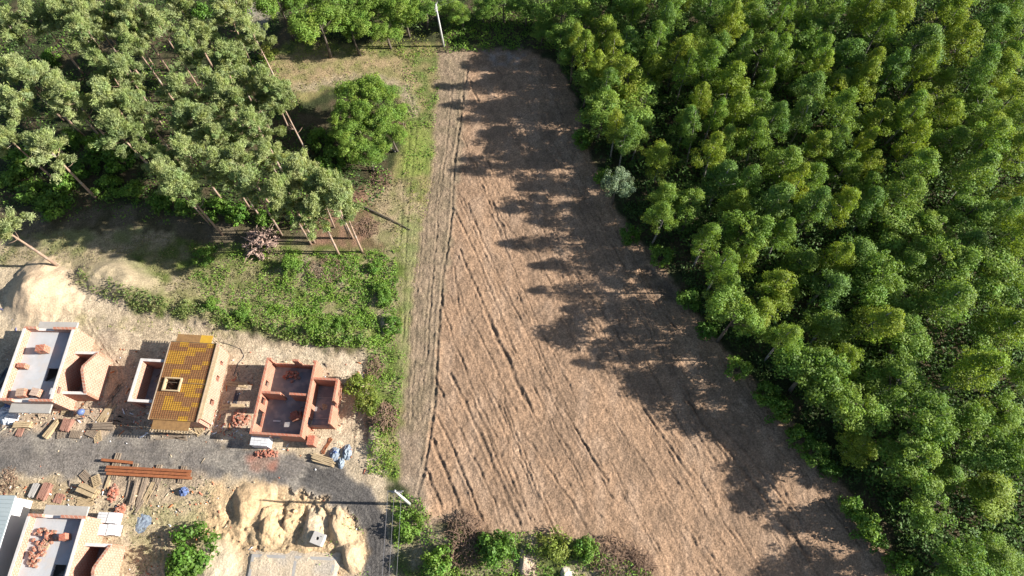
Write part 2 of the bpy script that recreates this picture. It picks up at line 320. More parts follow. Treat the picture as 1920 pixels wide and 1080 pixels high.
Hg = H.reshape(nX, nY); fg = fld.reshape(nX, nY); Xg = X.reshape(nX, nY); Yg = Y.reshape(nX, nY); Cg = C.reshape(nX, nY, 3)
jn = fbm(X, Y, .9, 99, 3).reshape(nX, nY)
for wd, dp, pts in RUTS:
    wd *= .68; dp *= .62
    Wp = [gp(*p) for p in pts]
    for (x0, y0), (x1, y1) in zip(Wp[:-1], Wp[1:]):
        i0 = max(0, int((min(x0, x1)-1.2-XS[0])/G)); i1 = int((max(x0, x1)+1.2-XS[0])/G); j0 = max(0, int((min(y0, y1)-1.2-YS[0])/G)); j1 = int((max(y0, y1)+1.2-YS[0])/G)
        sx = Xg[i0:i1, j0:j1]; sy = Yg[i0:i1, j0:j1]
        if sx.size == 0: continue
        L = math.hypot(x1-x0, y1-y0); tx, ty = (x1-x0)/L, (y1-y0)/L; t = (sx-x0)*tx+(sy-y0)*ty
        d = (sx-x0)*ty-(sy-y0)*tx+jn[i0:i1, j0:j1]*.22
        on = (t >= 0) & (t < L); a = on*np.clip(.95+.7*jn[i0:i1, j0:j1], .5, 1.5)
        Hg[i0:i1, j0:j1] += a*dp*(-1.0*np.exp(-(d/wd)**2)+.75*np.exp(-((np.abs(d)-wd*1.9)/(wd*.8))**2))
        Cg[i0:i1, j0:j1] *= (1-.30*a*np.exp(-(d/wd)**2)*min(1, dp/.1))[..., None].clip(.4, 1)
# fade to a flat rim so that the far sheet joins
rim = np.minimum.reduce([Xg-XS[0], XS[-1]-Xg, Yg-YS[0], YS[-1]-Yg]); Hg *= np.clip(rim/2, 0, 1)
def hz(x, y):
    i = min(max(int((x-XS[0])/G), 0), nX-1); j = min(max(int((y-YS[0])/G), 0), nY-1); return float(Hg[i, j])
def hza(x, y):
    i = np.clip(((x-XS[0])/G).astype(int), 0, nX-1); j = np.clip(((y-YS[0])/G).astype(int), 0, nY-1); return Hg[i, j]
soil_mat = vcol_mat('open_ground', .40, 5, .13, fine=5.5)
idx = np.arange(nX*nY).reshape(nX, nY)
Q = np.stack([idx[:-1, :-1], idx[1:, :-1], idx[1:, 1:], idx[:-1, 1:]], -1).reshape(-1, 4)
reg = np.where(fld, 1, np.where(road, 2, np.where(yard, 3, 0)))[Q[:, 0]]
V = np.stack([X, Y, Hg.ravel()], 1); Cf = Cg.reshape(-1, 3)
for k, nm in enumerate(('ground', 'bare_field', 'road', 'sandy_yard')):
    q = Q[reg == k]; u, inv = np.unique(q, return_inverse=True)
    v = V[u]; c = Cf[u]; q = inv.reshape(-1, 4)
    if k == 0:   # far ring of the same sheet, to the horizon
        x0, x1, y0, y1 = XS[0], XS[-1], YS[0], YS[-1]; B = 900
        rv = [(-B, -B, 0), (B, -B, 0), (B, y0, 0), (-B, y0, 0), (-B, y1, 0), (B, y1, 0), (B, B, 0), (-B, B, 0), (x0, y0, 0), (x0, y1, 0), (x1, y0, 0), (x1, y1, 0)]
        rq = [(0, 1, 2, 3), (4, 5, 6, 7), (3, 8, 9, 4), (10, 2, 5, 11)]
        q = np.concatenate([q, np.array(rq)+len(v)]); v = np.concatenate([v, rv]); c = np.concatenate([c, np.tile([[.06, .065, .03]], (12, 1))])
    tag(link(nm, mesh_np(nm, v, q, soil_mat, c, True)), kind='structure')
# ------------------------------------------------------------------ GROUND COVER (uncountable)
weed_mat = foliage_mat('weed_leaves', (.9, .9, .9), (1, 1, 1), .3)
def scatter(poly, dens, warp=6, cover=None, s=1.5, seed=3):
    P = np.array([gp(*p) for p in poly]); a = P.min(0); b = P.max(0); n = int((b[0]-a[0])*(b[1]-a[1])*dens)
    x = rng.uniform(a[0], b[0], n); y = rng.uniform(a[1], b[1], n); px, py = proj(x, y, np.zeros(n))
    k = inside(px+fbm(x, y, 3, 5, 3)*warp*2, py+fbm(x, y, 3, 6, 3)*warp*2, poly)
    if cover is not None: k &= fbm(x, y, s, seed, 3)+rng.normal(0, .12, n) > cover
    return x[k], y[k]
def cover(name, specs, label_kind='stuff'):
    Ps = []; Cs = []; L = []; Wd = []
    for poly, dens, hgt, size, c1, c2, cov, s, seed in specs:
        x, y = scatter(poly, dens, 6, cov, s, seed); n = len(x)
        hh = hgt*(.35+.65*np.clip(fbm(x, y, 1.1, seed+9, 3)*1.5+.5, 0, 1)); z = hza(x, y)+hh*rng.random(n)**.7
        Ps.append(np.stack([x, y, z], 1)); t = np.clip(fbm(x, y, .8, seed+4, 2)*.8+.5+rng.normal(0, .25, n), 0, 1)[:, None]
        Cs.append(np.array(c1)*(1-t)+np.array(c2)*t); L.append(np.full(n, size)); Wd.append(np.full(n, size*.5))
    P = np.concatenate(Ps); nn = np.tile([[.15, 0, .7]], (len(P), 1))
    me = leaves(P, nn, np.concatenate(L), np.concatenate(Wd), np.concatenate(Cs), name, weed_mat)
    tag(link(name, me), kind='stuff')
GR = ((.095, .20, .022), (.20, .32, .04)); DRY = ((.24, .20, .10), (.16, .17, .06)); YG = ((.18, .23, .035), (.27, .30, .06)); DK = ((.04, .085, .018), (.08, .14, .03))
cover('weeds', [
 ([(530, 470), (745, 470), (745, 640), (690, 655), (560, 640), (540, 560)], 80, .5, .25, *GR, -.03, 1.5, 3),
 ([(345, 450), (560, 470), (560, 640), (430, 620), (350, 520)], 36, .5, .24, *GR, .0, 1.5, 4),
 ([(160, 510), (260, 545), (430, 590), (560, 600), (700, 610), (700, 650), (560, 645), (430, 620), (260, 585), (150, 540)], 45, .8, .26, (.09, .16, .03), (.22, .24, .08), -.12, 1.3, 5),
 ([(400, 570), (700, 570), (720, 650), (560, 645), (430, 620)], 80, .7, .25, *GR, -.02, 1.3, 5),
 ([(690, 655), (760, 640), (750, 900), (690, 890), (700, 790)], 40, .7, .24, *GR, -.08, 1.5, 6),
 ([(690, 860), (735, 780), (750, 820), (730, 900), (690, 895)], 35, .6, .22, *YG, -.2, 1.5, 6),
 ([(735, 925), (790, 930), (815, 1000), (870, 1020), (860, 1120), (735, 1120)], 38, .7, .25, *GR, -.02, 1.5, 7),
 ([(850, 995), (1010, 1000), (1130, 1032), (1225, 1075), (1225, 1130), (850, 1130)], 42, .7, .25, *GR, -.02, 1.0, 8),
 ([(850, 995), (1010, 1000), (1130, 1032), (1225, 1075), (1225, 1130), (850, 1130)], 24, .6, .22, *YG, .05, .8, 58),
 ([(745, 320), (820, 300), (800, 420), (770, 620), (745, 600), (745, 430)], 12, .25, .2, *YG, .1, 1.2, 9),
 ([(740, 90), (830, 90), (818, 300), (760, 330), (760, 200)], 24, .45, .24, *GR, .0, 1.2, 10),
 ([(500, 80), (830, 60), (830, 100), (560, 110)], 18, .4, .26, *YG, .0, 1.2, 10),
 ([(500, 110), (750, 110), (700, 150), (560, 190)], 7, .3, .2, *YG, .1, 1.2, 11),
 ([(830, 30), (1060, 0), (1060, 90), (985, 92), (830, 100)], 45, .8, .3, *GR, -.25, 1.2, 12)])
cover('dry_grass', [
 ([(0, 430), (345, 440), (560, 480), (560, 640), (260, 580), (125, 505), (0, 500)], 22, .35, .22, *DRY, .0, 1.4, 20),
 ([(490, 90), (830, 90), (818, 240), (760, 300), (700, 150), (500, 190)], 12, .3, .2, *DRY, .0, 1.4, 21),
 ([(735, 925), (870, 980), (1225, 1080), (1225, 1130), (735, 1130)], 14, .35, .22, *DRY, .0, 1.4, 22),
 ([(250, 900), (400, 890), (400, 1100), (240, 1100)], 12, .3, .2, (.2, .19, .09), (.10, .13, .04), .05, 1.3, 23),
 ([(140, 590), (420, 610), (430, 640), (140, 610)], 8, .2, .2, *YG, .15, .8, 24),
 ([(560, 980), (680, 960), (690, 1100), (560, 1100)], 12, .5, .22, *GR, .12, 1.2, 25),
 ([(690, 330), (770, 320), (780, 420), (700, 460)], 18, .35, .22, (.16, .15, .06), (.25, .18, .12), .0, 1.2, 26)])
cover('undergrowth', [
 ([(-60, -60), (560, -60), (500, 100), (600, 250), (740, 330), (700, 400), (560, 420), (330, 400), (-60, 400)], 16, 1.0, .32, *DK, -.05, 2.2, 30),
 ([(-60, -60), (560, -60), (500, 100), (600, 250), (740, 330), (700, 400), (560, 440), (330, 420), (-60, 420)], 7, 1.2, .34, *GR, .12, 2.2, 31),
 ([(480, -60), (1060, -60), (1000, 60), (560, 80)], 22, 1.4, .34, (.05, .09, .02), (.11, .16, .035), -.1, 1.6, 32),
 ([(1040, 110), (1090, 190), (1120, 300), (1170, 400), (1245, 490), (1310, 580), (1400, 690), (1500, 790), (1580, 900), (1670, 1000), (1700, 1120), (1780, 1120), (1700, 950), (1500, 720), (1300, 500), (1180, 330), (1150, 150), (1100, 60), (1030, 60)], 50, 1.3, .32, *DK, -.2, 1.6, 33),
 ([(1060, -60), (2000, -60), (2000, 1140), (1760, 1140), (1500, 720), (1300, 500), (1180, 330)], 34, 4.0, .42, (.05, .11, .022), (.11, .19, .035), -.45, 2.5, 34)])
# ------------------------------------------------------------------ TREES
bark_birch = plain('birch_bark', (.42, .40, .36), (.14, .12, .10), 3, .9)
bark_pine = plain('pine_bark', (.46, .31, .22), (.33, .23, .17), 2, .95, stain=(.40, .35, .30))
bark_brown = plain('grey_bark', (.17, .14, .11), (.10, .08, .06), 3, .95)
TONES = [('yellow green', foliage_mat('birch_leaves_yellow', (.19, .27, .028), (.235, .30, .036), .42)), ('mid green', foliage_mat('birch_leaves_green', (.14, .235, .032), (.18, .275, .042), .42)), ('dark green', foliage_mat('birch_leaves_dark', (.11, .205, .036), (.15, .24, .048), .38))]
birch_leaf = TONES[1][1]
broad_leaf = foliage_mat('broad_leaves', (.125, .22, .032), (.19, .285, .044), .38)
silver_leaf = foliage_mat('silver_leaves', (.17, .23, .13), (.19, .25, .15), .25)
pine_leaf = foliage_mat('pine_needles', (.25, .31, .12), (.33, .38, .165), .38)
bush_leaf = foliage_mat('bush_leaves', (.085, .175, .022), (.15, .25, .035), .3)
lime_leaf = foliage_mat('lime_leaves', (.15, .20, .03), (.20, .25, .045), .35)
def lobes_cloud(lobes, per, ln, wd, name, mat, upb=.35, tint=.25):
    P = []; Nn = []; Cc = []
    for c, r in lobes:
        n = max(8, int(per*r*r)); d = rng.normal(size=(n, 3)); d /= np.linalg.norm(d, axis=1)[:, None]
        rad = r[..., None] if hasattr(r, 'shape') and r.shape else r
        q = rng.uniform(.55, 1.12, n)[:, None]; sc = np.array([1, 1, .9]); P.append(c+d*sc*rad*q)
        Nn.append(d+np.array([0, 0, upb])); v = rng.normal(1, .10)
        Cc.append((v*np.array([rng.normal(1, .07), 1, rng.normal(1, .1)])*(1+rng.normal(0, tint*.6, n)[:, None])).clip(.35, 1.7))
    P = np.concatenate(P); return leaves(P, np.concatenate(Nn), np.full(len(P), ln), np.full(len(P), wd), np.concatenate(Cc), name, mat)
def trunk_mesh(h, r, name, mat, limbs, bend=.3, k=7):
    b = MB(); a = random.uniform(0, 6.28); pts = []; rr = []
    for i in range(7):
        t = i/6; pts.append((bend*math.sin(t*2.2)*math.cos(a), bend*math.sin(t*2.2)*math.sin(a), -.3+t*(h+.3))); rr.append(r*(1-.8*t)+.012)
    b.tube(pts, rr, k)
    for p in limbs:
        z = max(.3, p[2]-math.hypot(p[0], p[1])*.55); t = min(1, z/h); q = np.array([bend*math.sin(t*2.2)*math.cos(a), bend*math.sin(t*2.2)*math.sin(a), z])
        mid = (q+np.array(p))/2+np.array([0, 0, -.1]); b.tube([q, mid, p], [r*.33*(1-t*.6)+.01, r*.22*(1-t*.5)+.008, .01], 4)
    return b.mesh(name, mat, True)
def birch_variant(i):
    h = 10.0; R_ = random.uniform(1.45, 2.15); lobes = []; top = random.uniform(.55, .85); tw = rng.normal(0, .25, 2)
    for k in range(58):
        t = random.random()**.85; z = 4.5+t*4.9; prof = (1-t)**(top*.85)*min(1, (t+.2)/.35)
        a = random.uniform(0, 6.28); rr = R_*prof*random.uniform(.35, 1.12); r = random.uniform(.36, .74)*(1-.3*t)
        lobes.append((np.array([rr*math.cos(a)+tw[0]*t, rr*math.sin(a)+tw[1]*t, z]), r))
    lobes.append((np.array([tw[0], tw[1], 9.4]), .4)); lobes.append((np.array([tw[0], tw[1], 9.1]), .55))
    tr = trunk_mesh(9.2, .13, 'trunk', bark_birch, [l[0] for l in lobes[:14]]); cr = lobes_cloud(lobes, 540, .155, .10, 'crown', birch_leaf, .3, .3)
    out = []
    for nm, m in TONES: c = cr.copy(); c.materials[0] = m; out.append((tr, c, nm, R_))
    return out
def broad_variant(i, mat=None, per=340, leaf=.21):
    h = 10.0; R_ = random.uniform(2.2, 2.7); lobes = []; subs = [(np.zeros(3)+np.array([0, 0, 7.4]), R_*.72)]
    for k in range(random.choice((4, 5, 6))):
        a = random.uniform(0, 6.28); subs.append((np.array([math.cos(a)*R_*random.uniform(.35, .7), math.sin(a)*R_*random.uniform(.35, .7), random.uniform(5.4, 8.6)]), R_*random.uniform(.32, .55)))
    for c, rs in subs:
        for k in range(int(9+14*(rs/R_))):
            u = random.uniform(-.6, 1); a = random.uniform(0, 6.28); q_ = math.sqrt(1-u*u); q = random.uniform(.6, 1.05)
            lobes.append((c+rs*q*np.array([q_*math.cos(a), q_*math.sin(a), u*1.1]), random.uniform(.32, .68)))
    random.shuffle(lobes)
    return trunk_mesh(7.8, .19, 'trunk', bark_brown, [l[0] for l in lobes[:16]]), lobes_cloud(lobes, per, leaf, leaf*.62, 'crown', mat or broad_leaf)
def pine_variant(i):
    """tall bare stem, open flattish layers of upswept needle tufts"""
    lobes = []; tips = []; h = 13.0
    for k in range(20):
        t = random.random(); z = 9.2+t*3.7; rr = (2.45*(1-t)**.7+.25)*random.uniform(.25, 1); a = random.uniform(0, 6.28)
        c = np.array([rr*math.cos(a), rr*math.sin(a), z]); tips.append(c); o = np.array([math.cos(a), math.sin(a), .25])
        for q in range(6): lobes.append((c+o*random.uniform(-.9, .55)*min(1, rr)+rng.normal(0, .22, 3)*np.array([1, 1, .5]), random.uniform(.18, .38), o))
    for q in range(6): lobes.append((np.array([0, 0, 12.6])+rng.normal(0, .3, 3), .33, np.array([0, 0, 1.])))
    P = []; D = []; Cc = []
    for c, r, o in lobes:
        n = int(150*r/.35); d = rng.normal(size=(n, 3))*.75+o*.9+np.array([0, 0, .45]); d /= np.linalg.norm(d, axis=1)[:, None]
        P.append(c+rng.normal(0, r*.55, (n, 3))); D.append(d); v = rng.normal(1, .12); Cc.append(np.full((n, 3), v)*(1+rng.normal(0, .15, n)[:, None])*np.array([rng.normal(1, .05), 1, rng.normal(1, .1)]))
    P = np.concatenate(P); D = np.concatenate(D); Cc = np.concatenate(Cc).clip(.4, 1.6); n = len(P)
    s = rng.normal(size=(n, 3)); s -= D*(s*D).sum(1)[:, None]; s /= np.linalg.norm(s, axis=1)[:, None]
    l = rng.uniform(.26, .46, n)[:, None]; ww = .036
    Vv = np.stack([P-D*l*.5, P+s*ww, P+D*l*.5, P-s*ww], 1).reshape(-1, 3)
    return trunk_mesh(12.6, .15, 'trunk', bark_pine, tips+[np.array([random.uniform(-1, 1), random.uniform(-1, 1), random.uniform(5, 8)]) for _ in range(6)], .22), \
        mesh_np('crown', Vv, np.arange(4*n).reshape(n, 4), pine_leaf, np.repeat(Cc, 4, 0))
def bush_variant(i, mat=None, leaf=.26):
    lobes = []
    for k in range(26):
        a = random.uniform(0, 6.28); rr = 1.25*math.sqrt(random.random()); lobes.append((np.array([rr*math.cos(a), rr*math.sin(a), random.uniform(.35, 1.9)*(1-.35*rr/1.25)]), random.uniform(.3, .55)))
    b = MB()
    for l in lobes[:9]: b.tube([(0, 0, -.1), tuple(l[0]*np.array([.4, .4, .6])), tuple(l[0])], [.04, .025, .01], 4)
    return b.mesh('stems', bark_brown), lobes_cloud(lobes, 300, leaf, leaf*.6, 'foliage', mat or bush_leaf)
BV = [birch_variant(i) for i in range(10)]; BIRCH = [v[1] for v in BV]; BROAD = [broad_variant(i) for i in range(6)]; PINE = [pine_variant(i) for i in range(8)]
BUSH = [bush_variant(i) for i in range(5)]; LIME = [bush_variant(i, lime_leaf, .22) for i in range(2)]
def plant(kind, var, x, y, s, sxy, label, cat, group, lean=(0, 0), names=('trunk', 'crown'), z=None):
    o = thing(kind, label, cat, (x, y, hz(x, y)-.02 if z is None else z), random.uniform(0, 6.28), group)
    o.rotation_euler = (lean[0], lean[1], random.uniform(0, 6.28)); o.scale = (sxy, sxy, s)
    link(names[0], var[0], o); link(names[1], var[1], o); return o
# --- the dense wood on the right
EDGE = [(1045, 80), (1050, 120), (1092, 200), (1125, 300), (1175, 395), (1250, 490), (1315, 580), (1408, 690), (1510, 790), (1590, 900), (1680, 1000), (1720, 1100)]
WOOD = EDGE+[(2100, 1200), (2100, -60), (1040, -60)]
ye = [gp(*p) for p in EDGE]
def edge_dist(x, y):
    best = 1e9
    for (x0, y0), (x1, y1) in zip(ye[:-1], ye[1:]):
        L = (x1-x0)**2+(y1-y0)**2; t = min(1, max(0, ((x-x0)*(x1-x0)+(y-y0)*(y1-y0))/L)); best = min(best, math.hypot(x-x0-t*(x1-x0), y-y0-t*(y1-y0)))
    return best
placed = []
def try_place(x, y, r):
    for a, b, q in placed:
        if (a-x)**2+(b-y)**2 < (.5*(r+q))**2: return False
    placed.append((x, y, r)); return True
nb = 0
# hand set trees of the edge: (base px, height, crown spread, kind, label)
HAND = [((1118, 262), 8.5, 1.25, 'b', 'broad round green tree bulging from the wood over the upper part of the bare field'),
 ((1148, 382), 7.2, .80, 's', 'small silver grey tree standing alone before the dark edge of the wood'),
 ((1222, 458), 9.6, .95, 'w', 'slender birch with pale leaning stem showing at the wood edge above the muddy pit'),
 ((1300, 500), 10.2, 1.0, 'w', 'tall birch just above the muddy corner of the field edge'),
 ((1345, 640), 9.8, 1.15, 'b', 'low spreading leafy tree at the middle of the wood edge, nearest the dark muddy pit'),
 ((1480, 735), 9.5, 1.35, 'b', 'large pale green round crown reaching out over the middle of the field edge'),
 ((1560, 790), 8.5, 1.15, 'b', 'bright green crown hanging over the lower field edge beside a deep dark gap'),
 ((1650, 880), 8.8, 1.2, 'b', 'leafy lime green crown at the lower field edge, right of the dark undergrowth'),
 ((1690, 960), 8.5, 1.1, 'b', 'leafy tree near the bottom of the wood edge'),
 ((1745, 1060), 8.6, 1.1, 'b', 'lowest leafy tree of the wood edge, at the bottom of the photo')]
SILVER = broad_variant(0, silver_leaf, 330, .2)
for (bx, by), h, sp, k, lab in HAND:
    x, y = gp(bx, by); placed.append((x, y, 4.0*sp if k != 's' else 5.5))
    if k == 's': plant('silver_tree', SILVER, x, y, h/10, sp*(1.18 if k == 'b' else 1), lab, 'tree', None)
    else: plant('birch_tree' if k == 'w' else 'broadleaf_tree', random.choice(BIRCH if k == 'w' else BROAD), x, y, h/10, sp, lab, 'tree', None)
def zone_label(kind, px, py, e, w, h, tone):
    wd = 'narrow' if w < 1.7 else ('broad' if w > 2.15 else 'rounded'); ht = 'short ' if h < .92 else ('tall ' if h > 1.1 else '')
    if kind == 'birch':
        a = (ht+wd+' '+tone+' birch')
        if e < 4: zn = 'leaning over the upper field' if py < 330 else ('at the middle of the field edge' if py < 620 else 'at the lower field edge')
        elif py < 150: zn = 'by the top edge near the field' if px < 1350 else ('at the top of the wood, mid way right' if px < 1620 else 'in the top right corner')
        elif py < 330: zn = 'behind the broad upper edge tree' if px < 1350 else ('in the upper middle of the wood' if px < 1620 else 'near the upper right frame edge')
        elif py < 520: zn = 'behind the silver grey tree' if px < 1450 else ('in the centre of the wood' if px < 1680 else 'at the right frame edge, mid height')
        elif py < 740: zn = 'behind the middle edge trees' if px < 1640 else 'at the right, above the leafy corner'
        else: zn = 'in the leafy lower right corner'
        return a+' '+zn, 'birches of the dense wood'
    zn = 'among upper birches' if py < 360 else ('among birches at the middle of the wood' if py < 720 else 'in the leafy lower right corner')
    return (ht+('spreading' if w > 1.2 else 'compact')+' rounded leafy tree '+zn), 'leafy trees of the dense wood'
# shadow-casting lobes of the edge: shadow tip px -> height of the tree just inside the edge
TIPS = [(830, 165), (875, 130), (840, 200), (770, 265), (880, 300), (828, 372), (930, 400), (925, 455), (1000, 485), (980, 550), (1010, 500), (1060, 600), (1065, 680), (1100, 715), (1170, 745), (1230, 770), (1300, 800), (1380, 850), (1350, 920), (1410, 950), (1440, 1040), (1500, 1075), (960, 520), (850, 250), (1040, 585)]
tanE = math.tan(SUN_EL)
for tx, ty in TIPS+[(870, 225), (860, 320), (960, 430), (1030, 530), (1050, 560), (1090, 640), (1080, 700), (1150, 730), (1200, 757), (1270, 785), (1340, 825), (1400, 880), (1430, 990)]:
    x0, y0 = gp(tx, ty)
    xe = None
    for (a, b), (c, d) in zip(ye[:-1], ye[1:]):
        if min(b, d) <= y0 <= max(b, d): xe = a+(c-a)*(y0-b)/(d-b)
    if xe is None: continue
    if abs(y0-gp(1148, 382)[1]) < 1.8: continue
    x = xe+random.uniform(1.0, 2.2); h = min(12.5, max(5.0, (x-x0)*tanE*(1.1 if ty < 420 else 1.02))); x += max(0, (10.0-(h if h > 10 else 10)))
    if (x-x0)*tanE > 13.5: x = x0+13.5/tanE
    if not try_place(x, y0, 1.9): continue
    v = random.choice(BV)[random.choice((0, 1, 1, 2))]; sp = random.uniform(.85, 1.1); lab, g = zone_label('birch', tx+250, ty, 1, v[3]*sp, h/10, v[2])
    plant('birch_tree', v, x, y0, h/10, sp, lab, 'tree', g); nb += 1
tries = 0; nbr = 0; SX, SY = gp(1148, 382)
while tries < 14000:
    tries += 1
    x = random.uniform(0, 82); y = random.uniform(1.5, 85)
    px, py = proj(x, y, 0.0); px = float(px[0]); py = float(py[0])
    if not inside(np.array([px]), np.array([py]), WOOD)[0]: continue
    tx_, ty_ = proj(x, y, 8.5)
    if tx_[0] > 1965 or ty_[0] < -40 or ty_[0] > 1130: continue
    e = edge_dist(x, y)
    if e < .8: continue
    if abs(y-SY) < 2.2 and 0 < x-SX < 9: continue
    pb = .10 if py < 420 else (.22 if py < 620 else .5)
    if 1040 < px < 1200 and py < 300: pb = .4
    kind = 'b' if random.random() < pb else 'w'
    if vnoise(np.array([x]), np.array([y]), 7.0, 301)[0] > .62 and e > 5: continue
    big = 1.0+.28*(px > 1600)*(py > 60)+.10*(py > 500)
    r = 3.7*random.uniform(.85, 1.2) if kind == 'b' else 3.15*big*random.uniform(.74, 1.25)
    if not try_place(x, y, r): continue
    if kind == 'w' and nb < 297:
        tone = random.choices((0, 1, 2), (.30+.15*(px > 1500), .48, .24))[0]; v = random.choice(BV)[tone]; hs = random.uniform(.78, 1.22) if e > 9 else (random.uniform(.76, 1.0) if py < 760 else random.uniform(.62, .85)); sp = min(1.6, r/2.75*random.uniform(.9, 1.12))
        lab, g = zone_label('birch', px, py, e, v[3]*sp, hs, v[2]); nb += 1
        plant('birch_tree', v, x, y, hs, sp, lab, 'tree', g, (random.gauss(0, .05), random.gauss(0, .05)))
    else:
        hs = random.uniform(.7, .98) if e > 7 else random.uniform(.62, .82); sp = random.uniform(1.0, 1.4); lab, g = zone_label('broad', px, py, e, sp, hs, ''); nbr += 1
        plant('broadleaf_tree', random.choice(BROAD), x, y, hs, sp, lab, 'tree', g, (random.gauss(0, .04), random.gauss(0, .04)))
print('birches', nb, 'broad', nbr)
# --- the pine wood on the left
pl = []
def pine(x, y, h=13.2, sp=1.0, lab=None, lean=(0, 0), g=None):
    if lab is None:
        px, py = proj(x, y, 10.0); px = px[0]; py = py[0]; g = 'pines of the left wood'
        c = 'at the left frame edge' if px < 90 else ('in the left half' if px < 230 else ('in the middle' if px < 370 else ('near the clearing' if px < 500 else 'at the right tip')))
        r_ = 'along the top' if py < 75 else ('in the upper pine wood' if py < 170 else ('halfway down the pine wood' if py < 275 else 'at the lower fringe'))
        lab = ('broad ' if sp > 1.02 else ('small ' if sp < .92 else ''))+'green pine crown '+c+', '+r_
    pl.append((x, y)); return plant('pine_tree', random.choice(PINE), x, y, h/13, sp, lab, 'tree', g, lean)
TR = [((123, 165), (33, 73)), ((155, 138), (90, 60)), ((192, 112), (137, 50)), ((247, 138), (187, 67)), ((263, 143), (183, 43)), ((288, 123), (238, 55)), ((318, 133), (262, 50)), ((23, 182), (-30, 120)), ((303, 233), (277, 183)),
 ((480, 102), (455, 40)), ((545, 250), (513, 183)), ((507, 245), (477, 193)), ((472, 270), (433, 227)), ((583, 458), (537, 390)), ((590, 455), (540, 377)), ((627, 427), (602, 387)), ((655, 447), (623, 373)), ((662, 447), (633, 373)), ((415, 373), (370, 310)), ((468, 390), (425, 330))]
ORD = 'first second third fourth fifth sixth seventh eighth ninth tenth eleventh twelfth'.split(); cnt = {}
for (b, t) in sorted(TR):
    x, y = gp(*b); tx, ty = gp(t[0], t[1], 8.5)
    zn = 'in the upper left' if b[0] < 330 and b[1] < 240 else ('beside the clearing' if b[1] < 300 else ('at the lower fringe of the pine wood' if b[0] < 500 else 'above the bright weeds'))
    cnt[zn] = cnt.get(zn, 0)+1
    o = pine(x, y, random.uniform(12.6, 14), random.uniform(.8, 1.0), 'pine with long bare stem, '+ORD[cnt[zn]-1]+' from left '+zn, (0, 0), 'pines with stems in view')
    dx = max(-1.2, min(1.2, tx-x)); dy = max(-1.2, min(1.2, ty-y)); o.rotation_euler = (-math.atan(dy/8.5)*.7, math.atan(dx/8.5)*.7, 0)
o = pine(*gp(110, 500), 12.5, 1.25, 'lone pine on the sandy bank above the sand pile, its long stem slanting down right'); o.rotation_euler = (0, -.10, 0)
CR = [(110, 28), (205, 22), (300, 48), (182, 118), (252, 82), (262, 208), (80, 275), (60, 40), (20, 120), (160, 60), (140, 195), (205, 180), (222, 235), (320, 330), (385, 225), (395, 150), (335, 165), (445, 190), (335, 15), (385, 60), (425, 105), (455, 145), (500, 285), (560, 320), (605, 345), (430, 320), (515, 355), (640, 385), (480, 235), (530, 190), (2, 245), (60, 150), (105, 165), (355, 100), (475, 60), (300, 300), (10, 30), (240, 10), (420, 20), (380, 290), (455, 300), (550, 370), (590, 390), (345, 225), (420, 160), (30, 200), (345, 350), (470, 350), (410, 250)]
for cx, cy in CR:
    x, y = gp(cx, cy, 10.8)
    if any((a-x)**2+(b-y)**2 < 2.6 for a, b in pl): continue
    big = (cx, cy) in [(80, 275), (205, 180), (222, 235), (385, 225), (605, 345)]
    lab = {(80, 275): 'isolated pale pine crown over deep shade at the left of the pine wood', (205, 180): 'broad pale pine crown in the middle of the left pine wood', (320, 330): 'short tufty pine crown at the lower edge of the shaded pine wood'}.get((cx, cy))
    o = pine(x, y, random.uniform(12, 14), 1.25 if big else random.uniform(.85, 1.1), lab); o.rotation_euler[0] = random.gauss(0, .03)
# --- leafy clump in the clearing, top hedge trees, bushes
def leafy(cx, cy, h, sp, lab, g=None, zc=None, var=None):
    x, y = gp(cx, cy, h*.65 if zc is None else zc); return plant('leafy_tree', var or random.choice(BROAD), x, y, h/10, sp*1.18, lab, 'tree', g)
for k, (cx, cy, h, sp) in enumerate([(682, 178, 7.5, 1.05), (722, 200, 6.5, .85), (700, 240, 6, .8), (660, 275, 5.5, .8), (690, 292, 5, .75), (738, 255, 5, .75), (645, 235, 6, .7), (750, 215, 4, .5), (712, 275, 4.5, .7), (665, 215, 7, .8)]):
    leafy(cx, cy, h, sp, 'largest bright green tree at the top of the clump in the clearing' if k == 0 else 'leafy tree of the clearing clump, '+('upper ' if cy < 225 else 'lower ')+('right side' if cx > 718 else ('left side' if cx < 670 else 'centre')), None if k == 0 else 'leafy trees of the clearing clump')
for cx, cy, h, sp in [(560, 25, 8, .95), (602, 55, 8, 1.15), (640, 25, 8, 1), (665, 65, 6, .9), (695, 20, 7, .95), (725, 55, 5.5, .8), (760, 30, 6, .85), (795, 15, 6, .8), (525, 15, 9, .9), (745, 5, 7, 1), (620, 0, 8, 1), (680, 0, 8, .9)]:
    leafy(cx, cy, h, sp, 'round leafy tree in the top row, '+('beside the pale track' if cx < 575 else ('above the middle of the clearing' if cx < 670 else ('above the clearing clump' if cx < 735 else 'just left of the upper pole'))), 'leafy trees left of the upper pole')
for cx, cy, h, sp in [(865, 30, 4, .6), (905, 15, 4.5, .7), (945, 10, 5, .7), (985, 15, 5, .7), (1020, 30, 6, .75), (1050, 70, 7, .8), (1075, 110, 7, .8), (1015, 60, 4, .5), (840, 5, 4, .7), (1100, 150, 8, .8)]:
    leafy(cx, cy, h, sp, 'low leafy tree at the top of the photo, '+('just right of the upper pole' if cx < 930 else ('above the top end of the field' if cx < 1030 else 'at the top corner of the wood')), 'leafy trees right of the upper pole')
def bush(cx, cy, s, sp, lab, g=None, var=None):
    x, y = gp(cx, cy, s*.8); return plant('bush', var or random.choice(BUSH), x, y, s, sp, lab, 'bush', g, names=('stems', 'foliage'))
